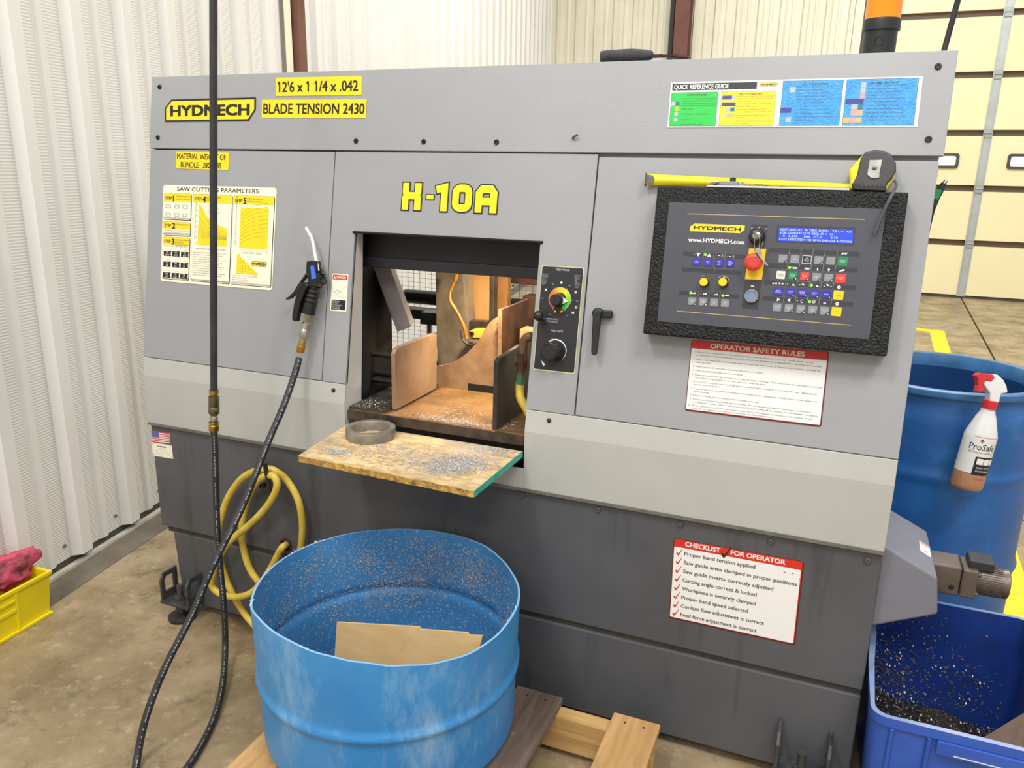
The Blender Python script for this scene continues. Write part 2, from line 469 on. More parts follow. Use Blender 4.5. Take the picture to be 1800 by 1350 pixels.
while T0 + k*PITCH_W < 8.7:
    n_ = min(NP, int((8.83-(T0+k*PITCH_W))/PITCH_W))
    if n_ <= 0: break
    wall_sheet(wall_left, WO, WDIR, WN, T0+k*PITCH_W, n_, 0.035, 4.9); k += NP
# screws on the sheets near the foot of the wall
mb = MB()
for kk in range(-6, 12):
    p = WO + WDIR*(T0+kk*PITCH_W+0.135) + WN*0.003
    mb.lathe([(0.007, 0), (0.007, 0.002), (0.004, 0.002), (0.004, 0.006)], 8, 0, axes((p.x, p.y, 0.085), WN, (0, 0, 1)))
obj('panel_screws', mb, mat('zinc_screw', (150, 145, 135), 0.5, 0.6), wall_left, kind='stuff')
# foot of the wall: white angle and a flat dark grey strip on the floor
mb = MB(); 
def strip(mb, t0, t1, o0, o1, z0, z1, mi=0):
    q = [WO+WDIR*t0+WN*o0, WO+WDIR*t0+WN*o1, WO+WDIR*t1+WN*o1, WO+WDIR*t1+WN*o0]
    mb.prism([(p.x, p.y) for p in q][::1], z0, z1, mi)
strip(mb, -4.2, 8.8, 0.002, 0.022, 0.0, 0.012)
bb = obj('baseboard_left', mb, mat('white_trim', (214, 210, 198), 0.5, col2=(180, 174, 158), vs=8), kind='structure', label='thin white angle trim along the foot of the left wall')
mb = MB(); strip(mb, -4.2, 8.8, 0.022, 0.13, 0.0003, 0.0018)
FLOOR_STRIP = mat('grey_floor_sealer', (112, 104, 90), 0.6, col2=(88, 80, 68), vs=7)  # strip colour, darker than the concrete beside it
obj('trim_1', mb, FLOOR_STRIP, kind='structure', label='dark grey strip on the floor along the left wall')

# ---- back wall
YB = 10.3
mb = MB().box((-4.2, YB, 0), (-0.02, YB+0.1, 5.0))
mb.box((-0.02, YB, 3.7), (5.5, YB+0.1, 5.0)).box((5.2, YB, 0), (5.5, YB+0.1, 3.7))
WB = mat('back_wall_sheet', (226, 222, 204), 0.45, col2=(218, 213, 192), vs=2)
wall_back = obj('wall_back', mb, mat('wall_girt_dark', (70, 66, 58)), kind='structure', label='cream ribbed metal back wall left of the garage door')
k = 0; xw = -3.80
while xw < -0.3:
    n_ = min(4, int((-0.06-xw)/PITCH_W))
    if n_ <= 0: break
    wall_sheet(wall_back, Vector((0, YB-0.002, 0)), Vector((1, 0, 0)), Vector((0, -1, 0)), xw, n_, 0.03, 4.9); xw += n_*PITCH_W
for c in wall_back.children: c.data.materials[0] = WB; c.data.materials[1] = WB
# ---- brown steel columns
BRN = mat('brown_column_paint', (112, 70, 56), 0.5, col2=(100, 60, 48), vs=4)
def column(name, cx, cy, w, d, rot, label, webdark=None):
    mb = MB(); T = Matrix.Translation((cx, cy, 0)) @ Matrix.Rotation(rot, 4, 'Z')
    for a, b in (((-w/2, -d/2, 0), (w/2, -d/2+0.012, 4.9)), ((-w/2, d/2-0.012, 0), (w/2, d/2, 4.9)), ((-0.006, -d/2+0.012, 0), (0.006, d/2-0.012, 4.9))):
        mb.box(a, b, 0, T)
    return obj(name, mb, BRN, kind='structure', label=label)
def on_wall(px, py, o):
    d = ray(px, py); O = WO+WN*o; return CAM+d*((O-CAM).dot(WN)/d.dot(WN))
tcol = (on_wall(503, 60, 0.0)-WO).dot(WDIR)
lo, hi = 0.0, 0.4
for _ in range(30):
    md = (lo+hi)/2
    if (on_wall(525, 60, md)-WO).dot(WDIR) > tcol: lo = md
    else: hi = md
ocol = md; tco2 = (on_wall(538, 60, ocol)-WO).dot(WDIR)
mb = MB()
def wbox(mb, t0, t1, o0, o1, z0, z1):
    q = [WO+WDIR*t0+WN*o0, WO+WDIR*t0+WN*o1, WO+WDIR*t1+WN*o1, WO+WDIR*t1+WN*o0]
    mb.prism([(p.x, p.y) for p in q], z0, z1)
wbox(mb, tcol, tco2, 0.006, ocol, 0, 4.9); wbox(mb, tcol-0.006, tcol, 0.02, ocol-0.03, 0, 4.9)
obj('trim_2', mb, BRN, kind='structure', label='brown steel column standing against the left wall behind the saw')
column('trim_3', -1.99, YB-0.14, 0.17, 0.2, 0, 'brown steel column standing against the back wall')
mb = MB(); wbox(mb, tcol-0.075, tcol-0.02, 0.033, 0.040, 0, 4.9)
obj('trim_4', mb, mat('cream_trim', (232, 226, 200), 0.5), kind='structure', label='cream trim strip beside the brown column on the left wall')
mb = MB().box((-2.16, YB-0.12, 0), (-2.11, YB-0.05, 4.9))
obj('trim_5', mb, mat('dark_trim', (50, 50, 52), 0.5), kind='structure', label='dark vertical strip beside the brown back-wall column')
# ---- sectional garage door
CRM = mat('door_cream_paint', (241, 231, 186), 0.45, col2=(236, 225, 178), vs=1.5)
BRJ = mat('door_joint_brown', (98, 78, 64), 0.6)
STI = mat('door_stile_grey', (182, 188, 186), 0.35, 0.25, col2=(170, 176, 174), vs=6)
mb = MB().box((-0.02, YB+0.05, 0.0), (5.2, YB+0.09, 3.7))
door = obj('door_1', mb, BRJ, kind='structure', label='cream sectional garage door at the back right')
zs_ = [0.02, 0.624, 1.225, 1.815, 2.416, 3.03, 3.66]
stx = [0.02+0.045, 1.352, 2.66, 3.96, 5.1]
winz = (1.455, 1.585)
for i in range(6):
    z0, z1 = zs_[i]+(0.035 if i else 0.012), zs_[i+1]-0.033
    for j in range(4):
        x0, x1 = stx[j]+0.0, stx[j+1]
        mb = MB()
        if i == 2:
            wx0, wx1 = (x0+x1)/2-0.41+0.045, (x0+x1)/2+0.41+0.045-0.02
            for a, b in (((x0, z0), (x1, winz[0])), ((x0, winz[1]), (x1, z1)), ((x0, winz[0]), (wx0, winz[1])), ((wx1, winz[0]), (x1, winz[1]))):
                mb.box((a[0], YB, a[1]), (b[0], YB+0.05, b[1]))
        else:
            mb.box((x0, YB, z0), (x1, YB+0.05, z1))
        obj('door_section', mb, CRM, door)
        if i == 2:
            fw = MB(); o_ = rr(wx1-wx0+0.03, winz[1]-winz[0]+0.03, 0.03); n_ = rr(wx1-wx0-0.03, winz[1]-winz[0]-0.03, 0.02)
            cx, cz = (wx0+wx1)/2, (winz[0]+winz[1])/2
            T = axes((cx, YB-0.012, cz), (0, -1, 0), (1, 0, 0))
            q = len(o_)
            for zz in (0,):
                vv = [(x, y, 0.012) for x, y in o_]+[(x, y, 0.012) for x, y in n_]+[(x, y, -0.02) for x, y in o_]+[(x, y, -0.02) for x, y in n_]
                ff = []
                for a in range(q):
                    b = (a+1) % q
                    ff += [(a, b, q+b, q+a), (2*q+a, a, b, 2*q+b)[::-1] if False else (a, 2*q+a, 2*q+b, b), (q+a, q+b, 3*q+b, 3*q+a)]
                fw.add(vv, ff, 0, T)
            w_ = obj('door_window', fw, mat('window_frame_dark', (66, 66, 62), 0.5), door)
            obj('pane', MB().box((wx0, YB+0.004, winz[0]), (wx1, YB+0.01, winz[1])), mat('daylight_pane', (250, 252, 250), 0.2, emit=0.8), w_)
for x in stx[1:4]:
    mb = MB().box((x, YB-0.012, 0.02), (x+0.09, YB-0.001, 3.66)).box((x+0.018, YB-0.022, 0.02), (x+0.072, YB-0.012, 3.66), 0)
    st = obj('door_stile', mb, STI, door)
    for z in zs_[1:6]:
        obj('hinge', MB().box((x+0.012, YB-0.034, z-0.05), (x+0.078, YB-0.022, z+0.05)).tube([(x+0.01, YB-0.034, z), (x+0.08, YB-0.034, z)], 0.010, 8), mat('hinge_zinc', (158, 164, 160), 0.4, 0.4), st, bevel=0.003)
obj('bottom_seal', MB().box((0.0, YB-0.01, 0.0), (5.2, YB+0.045, 0.022)), mat('seal_dark', (70, 60, 58), 0.7), door)
obj('trim_6', MB().box((-0.10, YB-0.06, 0), (-0.01, YB-0.001, 3.8)), mat('cream_trim', (232, 226, 200)), kind='structure', label='cream jamb trim at the left edge of the garage door')
# ================================================================== THE BAND SAW
Y0 = 1.627
ZB, ZK = 0.605, 0.749                   # foot of the apron, knee of the apron
XL, XR = -1.806, 0.163
SL = R_(10)
FRONT = Plane((0, Y0, 0), (1, 0, 0), (0, 0, 1))
PANEL = Plane((0, Y0, ZK), (1, 0, 0), (0, math.sin(SL), math.cos(SL)))
def yp(z): return Y0 + (z-ZK)*math.tan(SL)
V_AP, V_SEAM, V_TOP = 0.052, 0.637, 0.832     # along the leaning face: apron top, seam, top edge
X1, X2 = -1.193, -0.506                        # door seams
saw = empty('band_saw', (-0.82, 2.0, 0.0), 'large grey and charcoal horizontal band saw machine filling the middle of the picture', 'saw')
PT = PANEL.mat()

# ---- cabinet below
ZG = 0.268
mb = MB()
mb.box((XL, Y0+0.006, ZG+0.006), (XR, Y0+0.50, ZB))
cab = obj('cabinet', mb, CHAR, saw, bevel=0.003)
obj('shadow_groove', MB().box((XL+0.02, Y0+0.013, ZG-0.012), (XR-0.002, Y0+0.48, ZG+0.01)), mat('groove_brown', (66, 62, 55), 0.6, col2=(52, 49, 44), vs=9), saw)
mb = MB()
prof = [(XL+0.045, ZG-0.009), (XL+0.06, 0.03), (XR, 0.03), (XR, ZG-0.009)]
mb.add([(x, Y0+0.006, z) for x, z in prof]+[(x, Y0+0.5, z) for x, z in prof], [(0, 1, 2, 3), (7, 6, 5, 4), (0, 4, 5, 1), (1, 5, 6, 2), (2, 6, 7, 3), (3, 7, 4, 0)])
obj('plinth', mb, CHAR, saw, bevel=0.003)
for q in ((917, 871), (1050, 897), (1195, 923), (1355, 954), (1525, 987)):
    u = FRONT.hit(*q, 0); T = FRONT.mat(u.x, u.y, -0.006)
    obj('cabinet_bolt', MB().lathe([(0.0075, 0), (0.0075, 0.002), (0.0055, 0.005), (0.003, 0.005), (0.003, 0.003)], 12, 0, T), CHAR, cab, smooth=40)

# ---- apron: upright face, knee, leaning lip; notched under the cutting opening
OXL, OXR, OVT = -1.121, -0.624, 0.437     # opening: left, right, top (along the face)
zn = 0.655
lip = (yp(ZK+V_AP*math.cos(SL)), ZK+V_AP*math.cos(SL))
def apron(x0, x1, zlo, ztop=True):
    mb = MB(); t = 0.004
    pr = [(Y0-0.001, zlo), (Y0-0.001, ZK)] + ([(lip[0]-0.001, lip[1])] if ztop else [])
    bk = [(y+0.006, z) for y, z in pr][::-1]
    poly = pr+bk; n = len(poly)
    mb.add([(x0, y, z) for y, z in poly]+[(x1, y, z) for y, z in poly], [tuple(range(n)), tuple(range(2*n-1, n-1, -1))]+[(i, n+i, n+(i+1) % n, (i+1) % n) for i in range(n)])
    return mb
mb = apron(XL, OXL, ZB)
m2 = apron(OXR, XR, ZB); mb.add(m2.v, m2.f)
mb.box((OXL, Y0-0.001, ZB), (OXR, Y0+0.005, zn))
apr = obj('apron', mb, GREY2, saw, bevel=0.0015)
for q in ((586, 686), (965, 739)):
    u = PANEL.hit(*q, 0.002)
    obj('screw', MB().lathe([(0.0055, 0), (0.0055, 0.002), (0.003, 0.0035)], 12, 0, PANEL.mat(u.x, u.y, 0.001)), DKSTEEL, apr, smooth=40)
obj('apron_hem', MB().box((XL, Y0-0.004, ZB-0.006), (XR, Y0+0.02, ZB+0.001)), mat('apron_hem_olive', (116, 112, 100), 0.6, col2=(92, 90, 82), vs=20), saw)

# ---- hollow body: side boxes, so that the cutting opening looks right through
def yz_prism(mb, poly, x0, x1, mi=0):
    n = len(poly)
    mb.add([(x0, y, z) for y, z in poly]+[(x1, y, z) for y, z in poly], [tuple(range(n)), tuple(range(2*n-1, n-1, -1))]+[(i, n+i, n+(i+1) % n, (i+1) % n) for i in range(n)], mi)
def side_box(name, x0, x1, depth, z0, m):
    pr = [(Y0+0.012, z0), (Y0+0.012, ZK), (yp(1.377)+0.012, 1.377), (Y0+depth, 1.377), (Y0+depth, z0)]
    mb = MB(); yz_prism(mb, pr, x0, x1)
    return obj(name, mb, m, saw)
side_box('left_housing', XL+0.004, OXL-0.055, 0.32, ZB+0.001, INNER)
side_box('right_housing', OXR+0.02, XR-0.001, 0.50, ZB+0.001, mat('grey_side_paint', (150, 151, 153), 0.45))
# skin panels
def skin(name, poly, n1=0.002, th=0.010, m=GREY, label=None, bev=0.0015):
    return obj(name, MB().prism(poly, n1-th, n1, 0, PT), m, saw, bevel=bev, label=label)
g = 0.0016
skin('left_door', [(XL, V_AP+g), (X1-g, V_AP+g), (X1-g, V_SEAM-g), (XL, V_SEAM-g)])
mid = skin('front_panel', bev=0, poly=[(X1+g, V_AP+g), (OXL, V_AP+g), (OXL, OVT), (OXR, OVT), (OXR, V_AP+g), (X2-g, V_AP+g), (X2-g, V_SEAM-g), (X1+g, V_SEAM-g)])
rdoor = skin('right_door', [(X2+g, V_AP+g), (XR, V_AP+g), (XR, V_SEAM-g-0.006), (X2+g, V_SEAM-g-0.006)])
skin('top_cover_face', [(XL-0.002, V_SEAM+g), (XR+0.006, V_SEAM+g), (XR+0.006, V_TOP), (XL-0.002, V_TOP)], 0.005, 0.012)
# body of the top cover (box behind the face)
tz = PANEL.at(0, V_TOP, 0).z
pr = [(yp(1.377)+0.012, 1.372), (yp(tz)+0.010, tz-0.001), (Y0+0.50, tz-0.001), (Y0+0.50, 1.372)]
mb = MB(); mb.add([(XL, y, z) for y, z in pr]+[(XR, y, z) for y, z in pr], [(0, 1, 2, 3), (7, 6, 5, 4), (0, 4, 5, 1), (1, 5, 6, 2), (2, 6, 7, 3), (3, 7, 4, 0)])
obj('top_cover', mb, mat('grey_side_paint', (150, 151, 153)), saw)
for q in ((281, 153), (278, 242), (626, 248), (745, 249), (873, 250), (1649, 117), (1632, 245)):
    u = PANEL.hit(*q, 0.005)
    obj('screw', MB().lathe([(0.0062, 0), (0.0062, 0.002), (0.0048, 0.004), (0.0028, 0.004), (0.0028, 0.001)], 14, 0, PANEL.mat(u.x, u.y, 0.005)), mat('screw_brown_black', (56, 48, 44), 0.35, 0.6), saw, smooth=40)
u = PANEL.hit(1008, 243, 0.005)
obj('bent_pin', MB().tube(spline([PANEL.at(u.x, u.y, 0.0), PANEL.at(u.x, u.y, 0.010), PANEL.at(u.x+0.012, u.y+0.006, 0.014)], 5), 0.0022, 8), DSTEEL, saw, smooth=40)

# ---- jambs of the opening
mb = MB(); zo = PANEL.at(0, OVT, 0).z
yz_prism(mb, [(Y0+0.004, zn), (Y0+0.004, ZK), (yp(zo)+0.004, zo), (yp(zo)+0.036, zo), (Y0+0.078, ZK), (Y0+0.085, zn)], OXL-0.004, OXL)
obj('opening_jamb', mb, JAMB, saw)
mb = MB()
yz_prism(mb, [(Y0+0.004, zn), (Y0+0.004, ZK), (yp(zo)+0.004, zo), (yp(zo)+0.04, zo), (Y0+0.04, zn)], OXR, OXR+0.004)
obj('opening_jamb', mb, GREY, saw)
# upper inside: dark cover and the beam across
zb0 = on_y(800, 478, 1.80).z; zb1 = on_y(800, 460, 1.80).z
obj('inner_cover', MB().box((OXL-0.05, 1.775, zb1), (OXR+0.02, 1.79, 1.37)).box((OXL-0.05, yp(zo)+0.016, zo+0.004), (OXR+0.02, 1.80, zo+0.012)), INNER, saw)
hb = MB().box((OXL-0.03, 1.77, zb0), (OXR+0.02, 1.83, zb1+0.002))
obj('cross_beam', hb, HEADER, saw, bevel=0.003)
obj('top_gasket', MB().tube([PANEL.at(OXL-0.004, OVT+0.001, 0.004), PANEL.at(OXR+0.006, OVT+0.001, 0.004)], 0.003, 6), GAP, saw)
# dark inner wall left of the table, closing the left housing below the slanted guard
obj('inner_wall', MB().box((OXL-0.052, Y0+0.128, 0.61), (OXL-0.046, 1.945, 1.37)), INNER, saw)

# ---- table, vise plates and the works inside the opening
tzt = 0.735
mb = MB().box((OXL+0.002, Y0+0.012, tzt-0.027), (OXR-0.002, 2.30, tzt))
tb = obj('table', mb, TABLEM, saw, bevel=0.003)
obj('table_edge', MB().box((OXL+0.003, Y0+0.008, tzt-0.026), (OXR-0.003, Y0+0.0125, tzt-0.0015)), mat('dark_oily_steel', (84, 72, 60), 0.5, 0.3, col2=(46, 40, 34), vs=25, bump=0.3, bs=120), saw)
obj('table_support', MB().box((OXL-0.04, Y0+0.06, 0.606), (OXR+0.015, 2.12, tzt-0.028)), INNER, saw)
obj('left_table_pad', MB().box((OXL+0.004, Y0+0.014, tzt), (-1.012, 2.05, tzt+0.006)), mat('dark_oily_steel', (84, 72, 60)), saw)
def x_plate(name, X, th, pts, m, bev=0.002, label=None):
    """a plate standing along Y at x = X; pts are picture points on its near face"""
    P = [on_x(px, py, X) for px, py in pts]
    mb = MB(); n = len(P)
    mb.add([tuple(p) for p in P]+[(p.x-th, p.y, p.z) for p in P], [tuple(range(n)), tuple(range(2*n-1, n-1, -1))]+[(i, n+i, n+(i+1) % n, (i+1) % n) for i in range(n)])
    return obj(name, mb, m, saw, bevel=bev, label=label)
x_plate('vise_plate', -0.995, 0.012, [(696, 721), (694, 622), (697, 614), (704, 609), (762, 586), (768, 586), (768, 683)], mat('vise_plate_tan', (158, 132, 110), 0.42, 0.2, col2=(136, 106, 82), vs=9))
x_plate('vise_plate', -0.690, 0.012, [(873, 757), (876, 636), (880, 629), (920, 604), (960, 585), (955, 700)], mat('vise_plate_dark', (58, 52, 48), 0.5, 0.3, col2=(36, 32, 30), vs=18))
def y_plate(name, Y, th, pts, m, bev=0.0015, parent=None, label=None):
    P = [on_y(px, py, Y) for px, py in pts]; n = len(P)
    mb = MB(); mb.add([tuple(p) for p in P]+[(p.x, p.y+th, p.z) for p in P], [tuple(range(n)), tuple(range(2*n-1, n-1, -1))]+[(i, n+i, n+(i+1) % n, (i+1) % n) for i in range(n)])
    return obj(name, mb, m, parent or saw, bevel=bev, label=label)
c8 = crop(620, 400, 4.218)
y_plate('curved_backstop', 1.935, 0.014, [c8(*q) for q in ((560, 1190), (560, 1030), (632, 1030), (700, 1015), (770, 985), (830, 945), (890, 890), (935, 835), (975, 765), (1010, 710), (1050, 675), (1085, 655), (1085, 1225))], TANM, bev=0)
obj('backstop_slot', MB().box(tuple(on_y(*c8(855, 1215), 1.932)), tuple(on_y(*c8(1052, 1180), 1.934)+Vector((0, 0.002, 0)))), GAP, saw)
f0 = on_y(*c8(1080, 985), 1.92); f1 = on_y(*c8(1110, 605), 1.92)
obj('fence_plate', MB().box((f0.x, 1.92, tzt), (f1.x, 2.12, f1.z)), RUSTM, saw, bevel=0.002)
obj('fence_edge', MB().box((f0.x, 1.915, tzt+0.01), (f1.x, 1.9195, f1.z-0.001)), TANM, saw)
y_plate('blade_column', 2.13, 0.06, [c8(*q) for q in ((628, 1040), (612, 318), (815, 318), (850, 700), (850, 960), (780, 1030), (700, 1040))], mat('grey_casting', (146, 136, 122), 0.5, 0.1, col2=(104, 94, 82), vs=9), label='grey stained casting')
y_plate('blade_guide_arm', 2.20, 0.04, [c8(*q) for q in ((862, 690), (800, 330), (1022, 330), (1018, 690))], mat('guide_arm_tan', (200, 158, 108), 0.42, 0.15, col2=(180, 138, 92), vs=6))
y_plate('guide_rail', 2.18, 0.03, [c8(*q) for q in ((1016, 700), (1020, 330), (1048, 330), (1044, 700))], DSTEEL)
bp_ = y_plate('guide_bracket', 2.23, 0.03, [c8(*q) for q in ((1044, 720), (1048, 345), (1152, 350), (1144, 720))], mat('bracket_tan', (172, 128, 82), 0.45, 0.15, col2=(140, 100, 64), vs=9))
y_plate('guide_foot', 2.14, 0.03, [c8(*q) for q in ((858, 770), (866, 690), (1000, 700), (985, 770))], DSTEEL)
blk = y_plate('guide_block', 2.06, 0.05, [c8(*q) for q in ((864, 818), (866, 765), (975, 765), (968, 818))], mat('yellow_block_paint', (224, 176, 60), 0.4), label='yellow guide block')
blk2 = y_plate('guide_block', 2.06, 0.05, [c8(*q) for q in ((864, 900), (866, 830), (945, 830), (938, 900))], mat('grey_block', (150, 126, 96), 0.45, 0.3))
for b_, q in ((blk, (884, 787)), (blk2, (882, 866))):
    p = on_y(*c8(*q), 2.06)
    obj('bolt', MB().lathe([(0.0085, 0), (0.0085, 0.006), (0.004, 0.006), (0.004, 0.003)], 6, 0, axes(p, (0, -1, 0))), RUSTM, b_)
hp = [(775, 330, 2.04), (755, 400, 2.04), (722, 480, 2.03), (725, 545, 2.02), (770, 620, 2.02), (820, 720, 2.02), (845, 820, 2.02)]
obj('coolant_hose', MB().tube(spline([on_y(*c8(a, b), y) for a, b, y in hp], 8), [0.0075]*8+[0.0055]*41, 8), AMBHOSE, saw, smooth=50)
hp = [(802, 760, 2.01), (815, 830, 2.01), (858, 868, 2.005), (915, 858, 2.005), (945, 835, 2.01)]
obj('coolant_tube', MB().tube(spline([on_y(*c8(a, b), y) for a, b, y in hp], 8), 0.0035, 8), DSTEEL, saw, smooth=50)
# slanted guard on the left
P = [on_y(*c8(*q), 1.86) for q in ((275, 290), (435, 735), (330, 775), (150, 290))]
mb = MB(); mb.add([tuple(p) for p in P]+[(p.x-0.03, p.y+0.07, p.z) for p in P], [(0, 1, 2, 3), (7, 6, 5, 4), (0, 4, 5, 1), (1, 5, 6, 2), (2, 6, 7, 3), (3, 7, 4, 0)])
SPK = mat('speckled_guard_paint', (150, 142, 142), 0.5, col2=(128, 120, 120), vs=8); add_layer(SPK, (190, 186, 180), 140, 0.66, 0.72, fac=0.8)
obj('slanted_guard', mb, SPK, saw, bevel=0.002)
mb = MB(); p = on_y(*c8(385, 505), 2.28); q = on_y(*c8(640, 520), 2.28)
mb.tube([p, (p.x+0.01, p.y, p.z), (p.x+0.02, p.y, p.z), (q.x+0.12, q.y, p.z)], [0.021, 0.0235, 0.0235, 0.0235], 18)
obj('cylinder_rod', mb, mat('gloss_black', (30, 31, 31), 0.22), saw, smooth=40)
p = on_y(*c8(420, 700), 2.32); q = on_y(*c8(640, 625), 2.32)
lm = obj('linear_rail', MB().box((p.x-0.12, 2.32, p.z+0.012), (q.x+0.1, 2.38, q.z)), INNER, saw, bevel=0.003)
p = on_y(*c8(568, 640), 2.26); q = on_y(*c8(568, 790), 2.26)
obj('clamp_bolt', MB().tube([p, q], 0.008, 10).box((p.x-0.028, 2.25, p.z-0.035), (p.x+0.03, 2.30, p.z+0.005)), DSTEEL, saw, smooth=40)
for a, b in ((935, 1.84), (1075, 1.85), (1125, 1.84)):
    p = on_y(*c8(150, a), b); q = on_y(*c8(300, a+8), b)
    obj('slide_rod', MB().tube([(OXL-0.045, b, p.z), (-1.012, b, p.z)], 0.008, 10), DSTEEL if a != 1075 else INNER, saw, smooth=40)
# right of the vise: pipe work
pp = [(1330, 805, 1.690), (1285, 820, 1.690), (1268, 870, 1.690), (1262, 960, 1.690), (1250, 1060, 1.690), (1246, 1095, 1.690)]
obj('coolant_pipe', MB().tube(spline([on_y(*c8(a, b), y) for a, b, y in pp], 6), [0.011]*31, 10), mat('pipe_brown', (120, 86, 62), 0.5, 0.3, col2=(90, 62, 46), vs=30), saw, smooth=50)
p = on_y(*c8(1256, 990), 1.690); obj('pipe_valve', MB().lathe([(0.013, -0.02), (0.013, 0.02)], 6, 0, axes(p, (0, 0, 1))).tube([p, on_y(*c8(1205, 990), 1.684)], [0.006, 0.010], 10), RUSTM, saw)
p = on_y(*c8(1244, 1120), 1.690); obj('pipe_fitting', MB().lathe([(0.012, -0.012), (0.012, 0.012)], 6, 0, axes(p, (0, 0, 1))), mat('green_fitting', (70, 120, 90), 0.4, 0.4), saw)
pp = [(1242, 1135, 1.690), (1236, 1200, 1.690), (1245, 1270, 1.684), (1285, 1340, 1.682), (1310, 1390, 1.680)]
obj('table_hose', MB().tube(spline([on_y(*c8(a, b), y) for a, b, y in pp], 6), 0.0105, 10), YHOSE, saw, smooth=50)
p = on_y(*c8(1240, 560), 2.3); q = on_y(*c8(1330, 560), 2.3)
obj('cross_rod', MB().tube([(p.x-0.05, 2.3, p.z), (q.x+0.2, 2.3, p.z)], 0.014, 12), mat('gloss_black', (30, 31, 31)), saw, smooth=40)
p = on_y(*c8(1158, 380), 2.32)
obj('rear_bracket', MB().box((p.x, 2.30, p.z-0.012), (p.x+0.3, 2.34, p.z+0.03)).box((p.x+0.08, 2.24, 0.74), (p.x+0.2, 2.30, on_y(*c8(1310, 510), 2.24).z)), RUSTM, saw, bevel=0.002)
obj('rear_block', MB().box(tuple(on_y(*c8(1235, 900), 2.02)), tuple(on_y(*c8(1335, 760), 2.02)+Vector((0.05, 0.05, 0)))), TANM, saw, bevel=0.002)
# wire mesh guard behind
mb = MB(); YG = 2.62
def wire(a, b, r):
    a, b = Vector(a), Vector(b); d = (b-a).normalized(); n = d.orthogonal().normalized(); m_ = d.cross(n)
    vv = []
    for p in (a, b):
        for k in range(3): vv.append(p+(n*math.cos(k*2.094)+m_*math.sin(k*2.094))*r)
    mb.add(vv, [(0, 1, 4, 3), (1, 2, 5, 4), (2, 0, 3, 5)])
for i in range(52): wire((-1.98+i*0.0255, YG, 0.62), (-1.98+i*0.0255, YG, 1.30), 0.0010)
for i in range(40): wire((-1.98, YG+0.002, 0.63+i*0.0170), (-0.66, YG+0.002, 0.63+i*0.0170), 0.0006)
obj('mesh_guard', mb, mat('guard_wire', (70, 70, 68), 0.5, 0.5), saw, kind='stuff', label='fine wire mesh guard at the back of the saw')
obj('guard_frame', MB().box((-2.0, YG-0.012, 0.0), (-1.98, YG+0.012, 1.32)).box((-0.66, YG-0.012, 0.0), (-0.64, YG+0.012, 1.32)).box((-2.0, YG-0.012, 1.30), (-0.64, YG+0.012, 1.32)).box((-2.0, YG-0.012, 0.60), (-0.64, YG+0.012, 0.62)), INNER, saw)
# work lamp inside the head
lp = Vector((-0.78, 1.875, 1.13))
obj('work_lamp', MB().lathe([(0.012, 0.05), (0.026, 0.0), (0.022, 0.002), (0.010, 0.03)], 16, 0, Matrix.Translation(lp), cap=False), BLACKP, saw, smooth=40)
sl = bpy.data.lights.new('work_lamp_bulb', 'SPOT'); sl.energy = 20.0; sl.color = (1.0, 0.77, 0.47); sl.spot_size = R_(150); sl.spot_blend = 0.6; sl.shadow_soft_size = 0.015
so = bpy.data.objects.new('work_lamp_bulb', sl); scene.collection.objects.link(so); so.location = lp + Vector((0, 0, 0.004)); so.rotation_euler = (R_(30), R_(-4), 0)
# ================================================================== SIGNS ON THE SAW
cA = crop(240, 120, 3.374)
NC = 0.0062          # on the top cover
NP_ = 0.0032         # on the door skins
def corner(c, *pts): return [c(*p) for p in pts]
# maker's badge on the cover
def badge(sh, a0, b0, a1, b1, lay=1, bold=0.03, edge=True):
    """the cut-corner badge: black outline, yellow field, black capitals"""
    w, h = a1-a0, b1-b0
    def shape(g):
        gx, gy = g*h*sh.H/sh.W, g*h
        return [(a0+gx*1.0, b1-gy), (a0+gx, b0+0.38*h+gy*0.3), (a0+0.075*w+gx*0.3, b0+gy), (a1-gx, b0+gy), (a1-gx, b0+0.52*h), (a1-0.075*w-gx*0.4, b1-gy)]
    if edge: sh.poly(shape(0), INK, lay); sh.poly(shape(0.085), LYEL, lay+1)
    else: sh.poly(shape(0), LYEL, lay+1)
    sh.text(a0+0.5*w, b0+0.735*h, 0.47*h, 'HYDMECH', INK, w=0.86*w, align='C', bold=0.075, lay=lay+2, res=3)
sh = Sheet(PANEL, *corner(cA, (168, 186), (708, 172), (168, 319)), NC)
badge(sh, 0, 0, 1, 1)
sh.build('maker_badge', saw, 'yellow and black maker badge')
for TL, TR, BL, rows, bold in (
        ((826, 57), (1335, 45), (826, 165), [("12'6 x 1 1/4 x .042", 0.5, 0.78, 0.58, 0.92)], 0.012),
        ((745, 187), (1365, 184), (742, 293), [('BLADE TENSION 2430', 0.5, 0.77, 0.58, 0.965)], 0.012),
        ((238, 492), (550, 500), (233, 594), [('MATERIAL WEIGHT OF', 0.48, 0.43, 0.33, 0.93), ('BUNDLE   3800 LBS', 0.48, 0.92, 0.33, 0.77)], 0.008)):
    n = NC if TL[1] < 400 else NP_
    sh = Sheet(PANEL, *corner(cA, TL, TR, BL), n)
    sh.plate(LYEL, 0.0012, 0.0004)
    for s_, a, b, h, w in rows: sh.text(a, b, h, s_, INK, w=w, align='C', bold=bold*2.2, res=3, flag=True)
    sh.build('tape_label', saw, 'yellow printed tape label')

